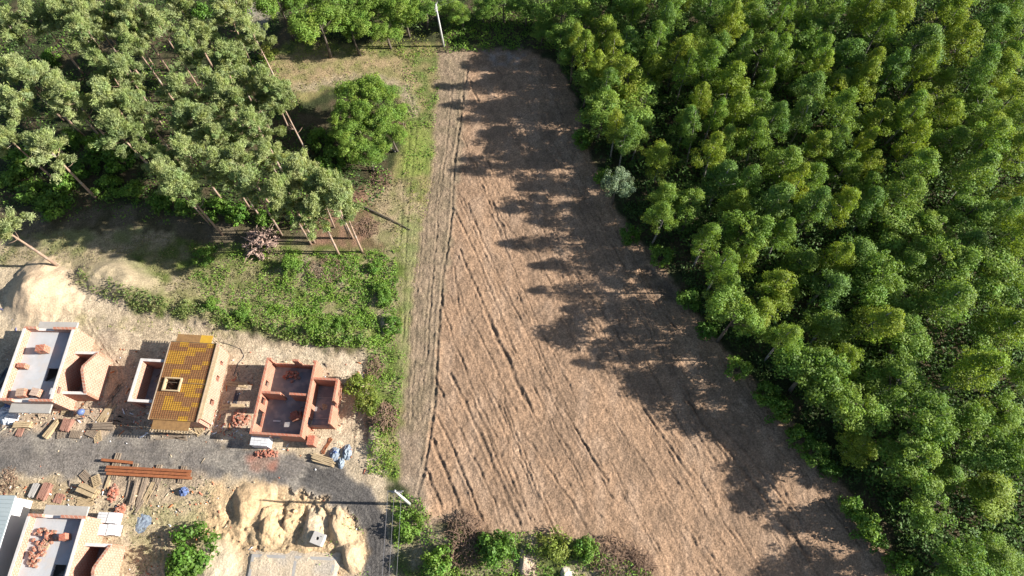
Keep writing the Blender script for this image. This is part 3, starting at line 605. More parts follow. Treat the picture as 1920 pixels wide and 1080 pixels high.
bush(358, 1030, 1.6, 1.75, 'big round green bush on the sand by the lower building'); bush(340, 1065, 1.2, 1.3, 'dark green bush tucked below the big round one at the bottom edge')
bush(672, 722, 1.3, 1.15, 'yellow green bush right of the small roofless brick house, the upper of two', None, LIME[0]); bush(690, 760, 1.0, 1.15, 'yellow green bush left of the brown brush heap, the lower of two', None, LIME[1])
bush(935, 1030, 1.2, 1.4, 'dark green bush at the bottom edge of the field, left of the sandy gap'); bush(1040, 1025, 1.0, 1.3, 'yellow green bush at the bottom edge of the field, right of the sandy gap', None, LIME[0])
bush(1100, 1030, .9, .9, 'small green bush left of the grey twig heap'); bush(765, 985, .9, 1.1, 'bright green bush right of the lower power pole'); bush(820, 1050, 1.1, 1.1, 'dark bush on the bank at the bottom, right of the road')
bush(500, 100, 1.2, 1.1, 'lime green bush at the upper left corner of the clearing', None, LIME[1]); bush(455, 130, 1.3, 1.3, 'bright bush under the pines by the pale track', None)
for cx, cy in [(200, 350), (120, 340), (60, 360), (250, 360), (20, 330), (160, 310), (300, 380), (100, 385), (220, 300), (500, 405), (440, 400), (560, 400), (620, 300), (600, 260), (585, 320), (130, 260), (270, 270), (180, 270), (350, 385), (400, 390), (40, 300), (370, 20), (240, 60), (200, 145), (90, 110), (130, 170)]:
    bush(cx, cy, random.uniform(.9, 1.6), random.uniform(1, 1.5), 'dark bush under the pines '+('at the left frame edge' if cx < 70 else ('in the deep shade at lower left' if cx < 180 else ('below the middle pines' if cx < 320 else ('above the stump pile' if cx < 580 else 'beside the clearing clump'))))+(', higher up' if cy < 290 else ''), 'bushes under the pines')
for cx, cy in [(460, 595), (640, 612), (710, 540), (550, 500), (590, 620), (700, 500), (380, 480), (735, 610), (720, 560), (400, 575)]:
    bush(cx, cy, random.uniform(.45, .75), random.uniform(.6, .95), 'low green shrub among the weeds on the bank above the building site', 'shrubs on the weedy bank')
for cx, cy in [(1180, 440), (1290, 560), (1330, 620), (1385, 690), (1440, 740), (1500, 820), (1560, 880), (1595, 950), (1640, 1010), (1530, 850), (1110, 180), (1095, 260), (1130, 330), (1620, 985), (1690, 1060), (1240, 480), (1460, 770)]:
    bush(cx, cy, random.uniform(.7, 1.3), random.uniform(.8, 1.2), 'low dark bush at the foot of the wood edge, '+('upper third of the field' if cy < 360 else ('near the muddy pit' if cy < 600 else ('middle of the field' if cy < 800 else 'lower end of the field'))), 'bushes at the foot of the wood edge')
# ------------------------------------------------------------------ BUILDING SITE
M_ = {}
M_['block'] = brick_mat('clay_block', (.46, .165, .10), (.38, .13, .08), (.42, .29, .21))
M_['block_pale'] = brick_mat('mortar_washed_block', (.47, .205, .13), (.41, .165, .105), (.50, .36, .28), .45, .25, .04)
M_['red'] = brick_mat('red_brick', (.50, .165, .10), (.40, .12, .075), (.44, .27, .2), .25, .075, .012)
M_['conc'] = plain('pale_concrete', (.50, .47, .43), (.42, .40, .37), 1.2, .85)
M_['cap'] = plain('mortar_cap', (.74, .70, .66), (.62, .56, .51), 2.5, .85)
M_['slab'] = plain('slab_concrete', (.50, .505, .51), (.42, .43, .44), .9, .8, stain=(.48, .46, .44))
M_['floor'] = plain('damp_floor_concrete', (.34, .33, .34), (.26, .26, .28), .8, .7, stain=(.44, .40, .38))
M_['form_y'] = plain('yellow_formwork', (.66, .395, .04), (.55, .32, .04), 3, .6)
M_['form_b'] = plain('brown_formwork', (.36, .205, .08), (.26, .145, .06), 3, .7)
M_['wood'] = plain('raw_timber', (.56, .43, .26), (.42, .31, .18), 4, .85)
M_['oldwood'] = plain('weathered_timber', (.36, .28, .20), (.25, .19, .14), 4, .9)
M_['pinkwood'] = plain('reddish_timber', (.40, .22, .16), (.30, .15, .11), 4, .9)
M_['rust'] = plain('rusty_steel', (.36, .13, .05), (.26, .09, .04), 3, .75)
M_['white'] = plain('white_block', (.80, .80, .80), (.72, .72, .73), 2, .7)
M_['tarp'] = plain('white_sheeting', (.74, .76, .80), (.55, .58, .64), 3, .4, .03)
M_['blue'] = plain('blue_sheeting', (.10, .16, .36), (.16, .22, .40), 3, .4, .03)
M_['greyblue'] = plain('grey_blue_sheeting', (.35, .42, .47), (.16, .19, .25), 4, .4, .03)
M_['metal'] = plain('zinc_roof', (.55, .62, .62), (.48, .55, .56), .6, .4, .004, .3)
M_['render'] = plain('white_render', (.80, .79, .76), (.74, .73, .70), 1, .9)
M_['dark'] = plain('dark_steel', (.05, .055, .07), (.08, .08, .1), 3, .5)
M_['twig'] = plain('dry_twigs', (.36, .24, .16), (.22, .14, .10), 5, .95)
M_['root'] = plain('stump_wood', (.50, .36, .28), (.28, .18, .15), 4, .95)
M_['rootred'] = plain('brown_brush', (.30, .19, .13), (.19, .13, .09), 4, .95)
M_['pole'] = plain('pole_concrete', (.68, .67, .64), (.58, .57, .54), 2, .85)
def wall(parent, name, p0, p1, h, t, mat, ops=(), prof=None, cap=None, z0=0, label=None):
    """wall between p0 and p1 (local), thickness t centred, ops = (s0,s1,z0,z1) openings, prof = [(s,z)] gable top"""
    L = math.hypot(p1[0]-p0[0], p1[1]-p0[1]); a = math.atan2(p1[1]-p0[1], p1[0]-p0[0]); b = MB()
    def bx(s0, s1, a0, a1):
        if s1-s0 > .01 and a1-a0 > .01: b.box(s0, s1, -t/2, t/2, a0, a1)
    s = 0
    for (s0, s1, w0, w1) in sorted(ops):
        bx(s, s0, z0, h); bx(s0, s1, z0, w0); bx(s0, s1, w1, h); s = s1
    bx(s, L, z0, h)
    if prof:
        n = len(prof); V = [(q, -t/2, z) for q, z in prof]+[(q, t/2, z) for q, z in prof]; b.add(V, [tuple(range(n)), tuple(range(2*n-1, n-1, -1))]+[(i+n, (i+1) % n+n, (i+1) % n, i) for i in range(n)])
    ca, sa = math.cos(a), math.sin(a); b.v = [(x*ca-y*sa+p0[0], x*sa+y*ca+p0[1], z) for x, y, z in b.v]
    o = b.build(name, mat, parent)
    if label: o['label'] = label
    if cap:
        c = MB(); s = 0; segs = []
        for (s0, s1, w0, w1) in sorted(ops):
            if w1 >= h: segs.append((s, s0)); s = s1
        segs.append((s, L))
        for q0, q1 in segs: c.box(q0, q1, -t/2-.003, t/2+.003, h+.002, h+.06)
        cap = M_['cap'] if cap == M_['conc'] else cap
        c.v = [(x*ca-y*sa+p0[0], x*sa+y*ca+p0[1], z) for x, y, z in c.v]; c.build('wall_cap', cap, o)
    return o
def lump(b, cx, cy, cz, rx, ry, rz_, n=7):
    """crumpled sheet heap"""
    V = []; Fs = []
    for i in range(n):
        for j in range(n):
            u = i/(n-1)*2-1; v = j/(n-1)*2-1; d = max(abs(u), abs(v)); q = math.hypot(u, v)/max(.001, d) if d else 1
            z = rz_*(1-d*d)*random.uniform(.5, 1.3); V.append((cx+u*rx/q*random.uniform(.85, 1.12), cy+v*ry/q*random.uniform(.85, 1.12), cz+max(0, z)))
    for i in range(n-1):
        for j in range(n-1): a = i*n+j; Fs.append((a, a+n, a+n+1, a+1))
    b.add(V, Fs)
def block_stack(name, x, y, z, nx, ny, nz, bl, bw, bh, rz, mat, label, cat='brick stack', pallet=True, jitter=.01, miss=0, group=None):
    t = thing(name, label, cat, (x, y, z), rz, group)
    if pallet:
        p = MB(); Lx = nx*bl; Ly = ny*bw
        for k in range(5): yy = -Ly/2+k*(Ly-.1)/4; p.box(-Lx/2, Lx/2, yy, yy+.1, .10, .13)
        for k in (-1, 0, 1): p.box(k*(Lx/2-.06)-.05, k*(Lx/2-.06)+.05, -Ly/2, Ly/2, 0, .098)
        p.build('pallet', M_['oldwood'], t)
    b = MB()
    for k in range(nz):
        for i in range(nx):
            for j in range(ny):
                if k >= nz-2 and random.random() < miss: continue
                jx_, jy_ = random.uniform(-jitter, jitter), random.uniform(-jitter, jitter)
                cx = (i-(nx-1)/2)*bl+jx_; cy = (j-(ny-1)/2)*bw+jy_; b.box(cx-bl/2+.008, cx+bl/2-.008, cy-bw/2+.008, cy+bw/2-.008, .133+k*bh, .133+(k+1)*bh-.008)
    b.build('blocks', mat, t); return t
def scatter_bricks(name, x, y, rx, ry, n, mat, label, cat='brick heap', size=(.3, .2, .2), h=.5, z=None):
    b = MB()
    for k in range(n):
        a = random.uniform(0, 6.28); q = math.sqrt(random.random()); zz = max(0, h*(1-q*q))*random.random()
        b.box(-size[0]/2, size[0]/2, -size[1]/2, size[1]/2, 0, size[2], random.uniform(0, 3.14), (q*rx*math.cos(a), q*ry*math.sin(a), zz), random.uniform(-.4, .4))
    return tag(b.build(name, mat, None, (x, y, hz(x, y)-.03 if z is None else z)), label, cat)
def boards(name, x, y, L, W, n, rz, mat, label, cat='timber', h=.06, layers=1, fan=.03, z=None, group=None, across=False):
    b = MB(); bw = W/n
    for l in range(layers):
        for k in range(n):
            cy = -W/2+(k+.5)*bw; b.box(-L/2*random.uniform(.85, 1.05), L/2*random.uniform(.85, 1.05), -bw*.4, bw*.4, .002+l*h, .002+l*h+h*.85, random.gauss(0, fan), (random.uniform(-.05, .05)*L, cy, 0))
    return tag(b.build(name, mat, None, (x, y, hz(x, y)+.02 if z is None else z), rz), label, cat, group)
def pallet(x, y, rz, label, z=None, n=1, mat='wood', tilt=0, group=None):
    b = MB()
    for s in range(n):
        z0 = s*.15
        for k in range(7): yy = -.6+k*.183; b.box(-.4, .4, yy, yy+.1, z0+.11, z0+.135)
        for xx in (-.4, -.05, .3): b.box(xx, xx+.1, -.6, .6, z0+.085, z0+.108)
        for xx in (-.4, -.05, .3):
            for yy in (-.6, -.05, .5): b.box(xx, xx+.1, yy, yy+.1, z0, z0+.083)
    o = tag(b.build('pallet', M_[mat], None, (x, y, hz(x, y)+.03 if z is None else z), rz), label, 'pallet', group)
    return o
def stair_shaft(t, x0, x1, y0, y1, z):
    b = MB()
    n = 6
    for k in range(n): b.box(x0, x1, y0+(y1-y0)*k/n, y0+(y1-y0)*(k+1)/n-.01, .02, z*(.35+.6*(n-k)/n)-.08)
    b.build('stairs', M_['conc'], t)
def slab_with_hole(W, L, hx0, hx1, hy0, hy1, z0, z1, b):
    b.box(.14, W-.14, hy1, -.14, z0, z1); b.box(.18, W-.18, -L+.18, hy0, z0, z1); b.box(.18, hx0, hy0, hy1, z0, z1); b.box(hx1, W-.18, hy0, hy1, z0, z1)
def house_a(x, y, rz, label):
    """two storey shell: concrete upper slab with stair hole inside low knee walls, roofless gabled annex"""
    W, L = 5.8, 8.5; t = thing('house_shell', label, 'building', (x, y, -.05), rz); T = .28
    wm = M_['block_pale']; cp = M_['conc']
    wall(t, 'wall', (0, -T/2), (W, -T/2), 3.35, T, wm, [(1.6, 2.9, .9, 2.2)], None, cp)
    wall(t, 'wall', (0, -L+T/2), (W, -L+T/2), 3.35, T, wm, [(1.2, 3.0, .0, 2.2), (3.6, 4.6, .9, 2.2)], None, cp)
    wall(t, 'wall', (T/2, -L+T), (T/2, -T), 3.95, T, wm, [(1.5, 2.3, .9, 2.1), (5, 5.8, .9, 2.1)], None, cp)
    wall(t, 'wall', (W-T/2, -L+T), (W-T/2, -T), 3.95, T, wm, [(.8, 1.5, 3.1, 3.6)], None, cp)
    # upstand gables with a gap where the balcony doors go
    for yy in (-T/2, -L+T/2):
        for q0, q1 in ((.0, 1.4), (3.3, W)): wall(t, 'gable_upstand', (q0, yy), (q1, yy), 3.95, T, wm, (), None, None, 3.42)
    b = MB(); slab_with_hole(W, L, 3.55, 4.75, -6.0, -4.5, 2.75, 3.0, b); b.build('upper_slab', M_['slab'], t)
    stair_shaft(t, 3.6, 4.7, -5.95, -4.55, 2.7)
    b = MB(); b.box(.2, W-.2, -L+.2, -.2, 0, .12); b.build('ground_floor_slab', M_['floor'], t)
    for y0, y1 in ((.004, 1.0), (-L-1.0, -L-.004)):
        b = MB(); b.box(.8, 5.2, y0, y1, 2.72, 2.95); b.build('balcony_slab', cp, t)
    # annex
    aw = 2.7; a0, a1 = -2.4, -7.3; h = 2.7; T2 = .3
    wall(t, 'annex_wall', (W+.003, a0-T2/2), (W+aw, a0-T2/2), h, T2, M_['block'], (), None, cp)
    wall(t, 'annex_wall', (W+.003, a1+T2/2), (W+aw, a1+T2/2), h, T2, M_['block'], (), None, cp)
    ll = a0-a1-2*T2; wall(t, 'annex_gable', (W+aw-T2/2, a1+T2), (W+aw-T2/2, a0-T2), h, T2, M_['block_pale'], (), [(-T2, h+.003), (ll+T2, h+.003), (ll/2+.25, h+1.75), (ll/2-.25, h+1.75)], None)
    b = MB(); b.box(W+.01, W+aw-T2-.01, a1+T2, a0-T2, 0, .1); b.build('annex_floor', M_['floor'], t)
    b = MB()
    for k in range(5): b.tube([(W+.3, a1+.6+k*.8, .5), (W+aw-.5, a1+.9+k*.8, .6)], .05, 5)
    b.build('props', M_['oldwood'], t)
    return t
house_a(-55.5, 28.5, math.radians(-1.5), 'brick shell with bare grey upper slab and gabled annex, leftmost in the upper row')
house_a(-48.95, 8.5, math.radians(-2.5), 'brick shell with brick rubble on its upper slab, bottom left below the road')
# things on the slabs
block_stack('brick_stack', -52.9, 25.9, 2.96, 3, 3, 4, .33, .25, .24, .1, M_['block'], 'red brick stack on the upper slab of the left shell, the northern one', group=None)
block_stack('brick_stack', -54.6, 24.0, 2.96, 3, 2, 3, .3, .25, .22, -.1, M_['block'], 'low red brick stack by the left wall on the upper slab of the left shell')
block_stack('brick_stack', -53.6, 20.9, 2.96, 3, 3, 4, .3, .28, .22, .1, M_['block'], 'brick stack at the lower end of the left shell upper slab, left of its pair')
block_stack('brick_stack', -52.2, 21.0, 2.96, 3, 3, 3, .3, .28, .22, -.2, M_['block_pale'], 'paler brick stack at the lower end of the left shell slab, right of two')
block_stack('brick_stack', -44.9, 6.3, 2.96, 2, 2, 4, .3, .3, .24, .3, M_['red'], 'small round red brick stack by the stair hole of the bottom left shell')
scatter_bricks('brick_rubble', -47.2, 6.4, 1.3, .8, 40, M_['block'], 'orange brick rubble at the upper end of the bottom left shell slab', z=2.96)
scatter_bricks('brick_rubble', -47.5, 4.6, .9, 1.0, 40, M_['block'], 'orange brick rubble in the middle of the bottom left shell slab', z=2.96)
boards('plank_pile', -46.9, 5.8, 1.0, .8, 5, 1.3, M_['wood'], 'small pile of pale planks among the rubble on the bottom left slab', z=3.0, layers=2)
# house with formwork deck
def house_b(x, y, rz):
    W, L, h = 5.35, 8.8, 2.85; T = .36; t = thing('house_shell', 'brick shell under a yellow and brown formwork deck, middle of the upper row of houses', 'building', (x, y, -.05), rz)
    wm = M_['block_pale']
    wall(t, 'wall', (0, -T/2), (W, -T/2), h-.22, T, wm, [(1, 2.4, .0, 2.2)]); wall(t, 'wall', (0, -L+T/2), (W, -L+T/2), h-.22, T, wm, [(1, 3, 0, 2.2)])
    wall(t, 'wall', (T/2, -L+T), (T/2, -T), h-.22, T, wm); wall(t, 'wall', (W+.25-T/2, -L+T), (W+.25-T/2, -T), h-.1, T, wm, [(1.9, 2.5, .9, 1.9), (4.6, 5.2, 1.1, 1.8), (6.5, 6.9, 1.1, 1.8)], None, M_['wood'])
    by, bb = MB(), MB(); hx0, hx1, hy0, hy1 = .75, 2.35, -5.55, -4.3; nxp, nyp = 5, 17; pw = (W-.15)/nxp; ph = L/nyp
    yel = {(1, 0), (4, 0), (3, 1), (0, 2), (1, 2), (2, 2), (0, 3), (1, 3), (0, 4), (1, 4), (4, 4), (3, 5), (1, 6), (2, 6), (1, 7), (2, 9), (3, 9), (4, 9), (3, 8), (4, 8), (2, 10), (3, 10), (3, 11), (4, 11), (1, 12), (1, 13), (2, 13), (1, 14), (3, 14), (2, 14), (2, 1), (4, 13), (3, 16)}
    for i in range(nxp):
        for j in range(nyp):
            x0, x1 = i*pw, (i+1)*pw-.012; y1 = -j*ph; y0 = -(j+1)*ph+.012
            m = by if (i, j) in yel else bb; dz = random.uniform(-.008, .008)
            if x1 > hx0 and x0 < hx1 and y1 > hy0 and y0 < hy1:
                if x0 < hx0: m.box(x0, hx0, y0, y1, h-.03+dz, h+dz)
                if x1 > hx1: m.box(hx1, x1, y0, y1, h-.03+dz, h+dz)
                if y1 > hy1: m.box(max(x0, hx0), min(x1, hx1), max(y0, hy1), y1, h-.03+dz, h+dz)
                if y0 < hy0: m.box(max(x0, hx0), min(x1, hx1), y0, min(y1, hy0), h-.03+dz, h+dz)
            else: m.box(x0, x1, y0, y1, h-.03+dz, h+dz)
    for i in range(3):
        for (yy0, yy1) in ((.02, 1.0), (-L-1.0, -L-.02)):
            m = by if (i == 2 and yy0 > 0) else bb; m.box(.45+i*1.35, .45+(i+1)*1.35-.02, yy0, yy1, h-.15, h-.12)
    d = bb.build('formwork_deck', M_['form_b'], t, None, None); by.build('yellow_panel', M_['form_y'], d)
    r = MB()      # reinforcing bars lying on the deck
    k = 0.1
    while k < W-.15:
        if hx0-.05 < k < hx1+.05: r.box(k-.012, k+.012, -L+.1, hy0-.05, h+.03, h+.05); r.box(k-.012, k+.012, hy1+.05, -.1, h+.03, h+.05)
        else: r.box(k-.012, k+.012, -L+.1, -.1, h+.03, h+.05)
        k += .25
    k = .15
    while k < L-.1:
        if hy0-.05 < -k < hy1+.05: r.box(0.05, hx0-.05, -k-.012, -k+.012, h+.052, h+.07); r.box(hx1+.05, W-.2, -k-.012, -k+.012, h+.052, h+.07)
        else: r.box(.05, W-.2, -k-.012, -k+.012, h+.052, h+.07)
        k += .2
    r.build('rebar_mesh', M_['rust'], d)
    e = MB()
    for q in ((-.06, -.01, -L-.05, .05), (W-.14, W-.09, -L-.05, .05)): e.box(q[0], q[1], q[2], q[3], h-.12, h+.18)
    e.box(0, W-.15, .005, .018, h-.12, h+.12); e.box(0, W-.15, -L/2-.3, -L/2-.27, h+.075, h+.12)
    e.build('edge_board', M_['oldwood'], d)
    c = MB()
    c.box(hx0-.14, hx0-.005, hy0-.14, hy1+.14, h-.2, h+.3); c.box(hx1+.005, hx1+.14, hy0-.14, hy1+.14, h-.2, h+.3); c.box(hx0, hx1, hy0-.14, hy0-.005, h-.2, h+.3); c.box(hx0, hx1, hy1+.005, hy1+.14, h-.2, h+.3)
    c.build('hole_kerb', M_['wood'], t)
    p = MB()
    for i in range(14): p.box(.35+i*.31, .41+i*.31, -L-1.25, -L-.95, h-.22, h-.155)
    for i in range(14): p.box(.35+i*.31, .41+i*.31, .9, 1.2, h-.22, h-.155)
    p.build('joist', M_['wood'], t)
    p = MB()
    for i in range(9):
        for yy in (-L-.8, .8): p.tube([(.5+i*.5, yy, 0), (.5+i*.5, yy, h-.16)], .045, 5)
    p.build('props', M_['wood'], t)
    # flat annex to the left
    a0, a1, aw = -2.1, -7.0, 2.95; T2 = .3; ha = 2.7
    wall(t, 'annex_wall', (-aw, a0-T2/2), (-.003, a0-T2/2), ha, T2, M_['block'], (), None, M_['conc']); wall(t, 'annex_wall', (-aw, a1+T2/2), (-.003, a1+T2/2), ha, T2, M_['block'], [(.6, 2.2, 0, 2.1)], None, M_['conc'])
    wall(t, 'annex_wall', (-aw+T2/2, a1+T2), (-aw+T2/2, a0-T2), ha, T2, M_['block_pale'], (), None, M_['conc'])
    b = MB(); b.box(-aw+T2, -.01, a1+T2, a0-T2, 0, .1); b.build('annex_floor', M_['floor'], t)
house_b(-39.15, 27.0, math.radians(-3.5))
def house_c(x, y, rz):
    W, L, h = 5.6, 8.5, 2.65; T = .24; t = thing('house_shell', 'small roofless red brick house with cross wall, rightmost in the upper row of houses', 'building', (x, y, -.05), rz)
    rm = M_['red']; bm_ = M_['block']
    wall(t, 'wall', (0, -T/2), (W, -T/2), h, T, bm_, [(.5, 2.9, .9, h+.1), (3.6, 5.2, .9, h+.1)])
    wall(t, 'wall', (0, -L+T/2), (W, -L+T/2), h, T, bm_, [(1.7, 3.0, 0, 2.1)])
    wall(t, 'wall', (T/2, -L+T), (T/2, -T), h, T, bm_, [(1.0, 2.6, .3, 2.2), (3.3, 4.0, .9, 2.1), (5.3, 5.9, 1.0, 2.0)])
    wall(t, 'wall', (W-T/2, -L+T), (W-T/2, -T), h, T, bm_, [(1.4, 2.2, 0, 1.6)])
    wall(t, 'cross_wall', (T, -3.9), (2.3, -3.9), h-.1, .25, bm_); wall(t, 'cross_wall', (3.3, -3.9), (W-T, -3.9), h-.1, .25, bm_)
    b = MB(); b.box(T, W-T, -L+T, -T, 0, .13); b.build('floor_slab', M_['floor'], t)
    a0, a1, aw = -1.9, -6.9, 2.75
    wall(t, 'annex_wall', (W+.003, a0-T/2), (W+aw, a0-T/2), h-.1, T, bm_); wall(t, 'annex_wall', (W+aw-T/2, a1), (W+aw-T/2, a0-T), h-.1, T, bm_, [(2.0, 2.5, 1.2, h)])
    wall(t, 'annex_wall', (W+.003, a1+T/2), (W+aw-T, a1+T/2), .5, T, bm_)
    b = MB(); b.box(W+.003, W+aw-T-.005, a1+T, a0-T-.003, 0, .1); b.build('annex_floor', M_['floor'], t)
    b = MB(); b.tube([(W+.05, a0-1.6, .16), (W+aw-.4, a0-1.5, .16)], .05, 5); b.tube([(W+.05, a1+1.0, .16), (W+aw-.4, a1+1.1, .16)], .05, 5); b.build('floor_batten', M_['conc'], t)
house_c(-28.2, 25.15, math.radians(-3.8))
def at(px, py, z=0): x, y = gp(px, py, z); return x, y
x, y = at(548, 707); scatter_bricks('brick_rubble', x, y, .9, .6, 26, M_['red'], 'dark red brick rubble on the floor of the upper room of the roofless house', z=.1)
x, y = at(556, 780, .5); block_stack('brick_stack', x, y, .1, 4, 3, 4, .28, .3, .2, .3, M_['red'], 'dark red brick stack in the lower room of the roofless house', miss=.3)
x, y = at(520, 790); boards('white_plank', x, y, .9, .18, 1, 0, M_['white'], 'single white plank on the floor of the roofless house', z=.12)
# --- metal roofed building at the corner
t = thing('metal_roofed_house', 'white walled building with grey sheet metal roof cut by the left edge of the photo', 'building', (-51.6, 10.2, 0), math.radians(-1))
b = MB(); b.box(-6.2, 0, -9, 0, 0, 2.95); b.build('wall', M_['render'], t)
b = MB(); b.add([(-6.4, .15, 3.35), (-6.4, -9.2, 3.35), (.15, -9.2, 2.97), (.15, .15, 2.97), (-6.4, .15, 3.45), (-6.4, -9.2, 3.45), (.15, -9.2, 3.07), (.15, .15, 3.07)], [(0, 3, 2, 1), (4, 5, 6, 7), (0, 1, 5, 4), (1, 2, 6, 5), (2, 3, 7, 6), (3, 0, 4, 7)])
for k in range(24): yy = -9.1+k*.4; b.add([(-6.4, yy, 3.452), (-6.4, yy+.05, 3.452), (.15, yy+.05, 3.072), (.15, yy, 3.072), (-6.4, yy+.025, 3.50), (.15, yy+.025, 3.12)], [(0, 4, 5, 3), (4, 1, 2, 5), (3, 5, 2), (0, 1, 4)])
b.build('roof', M_['metal'], t)
b = MB(); b.tube([(.2, .1, 3.0), (.2, -9.1, 2.98)], .07, 6); b.build('gutter', M_['metal'], t)
# --- sand piles
sand_mat = vcol_mat('heaped_sand', .22, 5, .10, fine=5)
def sand_pile(px, py, r, h, sx, sy, label, col=(.60, .44, .28), rz=0, seed=1, top=.12, steep=2.3):
    x, y = gp(px, py, h*.6); n = 56; u = np.linspace(-1.25, 1.25, n); A, B = np.meshgrid(u, u, indexing='ij'); A = A.ravel(); B = B.ravel()
    wob = 1+.30*fbm(A*r+seed*9, B*r, r*.8, 200+seed, 3)+.10*fbm(A*r+seed*3, B*r, .7, 240+seed, 3)
    d = np.hypot(np.where(A < -.1, (A+.1)*steep, (A+.1)*.85), B)*wob
    z = h*np.clip(1-d, 0, 1)**1.15; z = np.minimum(z, h*(1-top)+.3*(z-h*(1-top))); z = z+np.where(d < 1, .30*fbm(A*r+seed*5, B*r, 1.3, 210+seed, 5)*np.clip(1.6*(1-d), 0, 1), -.25*(d-1))-.02
    ca, sa = math.cos(rz), math.sin(rz); XX = A*r*sx; YY = B*r*sy; wx = XX*ca-YY*sa+x; wy = XX*sa+YY*ca+y
    Vv = np.stack([wx-x, wy-y, z+hza(wx, wy)*np.clip(d, .3, 1)], 1); ii = np.arange(n*n).reshape(n, n); q = np.stack([ii[:-1, :-1], ii[1:, :-1], ii[1:, 1:], ii[:-1, 1:]], -1).reshape(-1, 4)
    gi = np.clip(((wx-XS[0])/G).astype(int), 0, nX-1); gj = np.clip(((wy-YS[0])/G).astype(int), 0, nY-1); m = np.clip((1-d)*2.2, 0, 1)[:, None]
    c = np.array(col)*.8*(1+.14*fbm(A*r, B*r, .6, 220+seed, 3)[:, None])*m+Cg[gi, gj]*(1-m)
    return tag(link('sand_pile', mesh_np('sand_pile', Vv, q, sand_mat, c, True), None, (x, y, 0)), label, 'sand pile')
sand_pile(62, 540, 4.6, 2.4, 1.05, 1.0, 'large pale sand pile above the left brick shell', (.60, .45, .30), 0, 1, .12, 1.2)
sand_pile(212, 515, 3.6, 1.7, 1.6, .8, 'flat topped sandy mound at the left end of the weedy bank', (.42, .34, .22), -.3, 2, .45, 1.5)
sand_pile(458, 950, 2.3, 1.15, 1.4, 1.2, 'tallest orange sand pile just below the road, leftmost of the bottom heaps', (.60, .42, .24), .2, 3)
sand_pile(500, 986, 1.3, .85, 1.5, 1.5, 'orange sand heap second from the left below the road', (.60, .42, .24), 0, 4)
sand_pile(536, 978, 1.0, .6, 1.4, 1.2, 'orange sand heap third from the left below the road', (.60, .42, .24), 0, 5)
sand_pile(582, 985, 1.5, .9, 1.3, 1.4, 'pale flat sand heap above the grey concrete pit cover', (.62, .48, .32), 0, 6, .3)
sand_pile(634, 997, 1.6, .9, 1.1, 1.5, 'sand heap beside the bend of the road, right of the concrete cover', (.58, .42, .26), .5, 7)
sand_pile(652, 1040, 1.4, 1.0, 1.1, 1.5, 'narrow sand ridge against the road bend at the bottom', (.58, .42, .26), .4, 8)
sand_pile(395, 1062, 2.6, .7, 1.2, 1.1, 'pale sand heap at the bottom edge, right of the big bush', (.62, .50, .35), 0, 9, .4)
sand_pile(985, 1050, 1.7, .9, .8, 1.4, 'small sandy heap in the gap between bushes at the bottom of the field', (.52, .40, .30), 0, 10)
sand_pile(1060, 1078, 1.1, .7, 1, 1, 'small white sand heap at the very bottom edge below the field', (.66, .58, .48), 0, 11)
sand_pile(722, 605, 1.5, .5, .8, 1.1, 'pale bare sand hump at the right end of the weedy bank', (.54, .43, .30), 0, 12)
x, y = at(545, 1072)
t = thing('foundation', 'low pale foundation platform of sand and concrete at the bottom edge', 'foundation', (x, y, 0), -.04)
n = 70; A, B = np.meshgrid(np.linspace(-4.7, 4.9, n), np.linspace(-2.5, 2.0, n), indexing='ij'); A = A.ravel(); B = B.ravel(); e_ = np.clip(np.minimum.reduce([A+4.7, 4.9-A, 2.0-B])/.5, 0, 1)
ii = np.arange(n*n).reshape(n, n); q = np.stack([ii[:-1, :-1], ii[1:, :-1], ii[1:, 1:], ii[:-1, 1:]], -1).reshape(-1, 4)
cc = np.array([.46, .37, .26])*(1+.2*fbm(A, B, 1.3, 401, 4)[:, None]); gm = np.clip(fbm(A, B, 2.2, 402, 3)*2+.3-B*-.1, 0, 1)[:, None]; cc = cc*(1-.5*gm)+np.array([.34, .32, .29])*.5*gm
link('sand_fill', mesh_np('sand_fill', np.stack([A, B, -.1+.26*e_+.05*fbm(A, B, .9, 400, 3)], 1), q, sand_mat, cc, True), t)
b = MB()
for q in ((-4.2, 4.4, 1.2, 1.5), (-4.2, -3.9, -2.5, 1.2), (4.1, 4.4, -2.5, 1.2), (.2, .5, -2.4, 1.2)): b.box(q[0], q[1], q[2], q[3], -.2, .165)
b.build('strip_footing', M_['conc'], t)
# --- concrete pit cover
x, y = at(597, 1010, .5); t = thing('concrete_pit_cover', 'square grey concrete pit cover with a round hole among the sand heaps', 'pit cover', (x, y, hz(x, y)-.1), -.35)
b = MB(); n = 16; o_ = []; i_ = []
for k in range(n):
    a = 2*math.pi*k/n; c, s = math.cos(a), math.sin(a); q = .6/max(abs(c), abs(s)); o_.append((q*c, q*s)); i_.append((.17*c, .17*s))
V_ = [(a, b_, 0) for a, b_ in o_]+[(a, b_, 1.0) for a, b_ in o_]+[(a, b_, 1.0) for a, b_ in i_]+[(a, b_, .4) for a, b_ in i_]
b.add(V_, [(k, (k+1) % n, n+(k+1) % n, n+k) for k in range(n)]+[(n+k, n+(k+1) % n, 2*n+(k+1) % n, 2*n+k) for k in range(n)]+[(2*n+k, 2*n+(k+1) % n, 3*n+(k+1) % n, 3*n+k) for k in range(n)]+[tuple(range(3*n, 4*n))])
b.build('cover', M_['conc'], t); b = MB(); b.tube([(.25, .3, 1.01), (.25, .3, 1.06), (.42, .3, 1.06), (.42, .3, 1.01)], .015, 5); b.build('lifting_ring', M_['dark'], t)
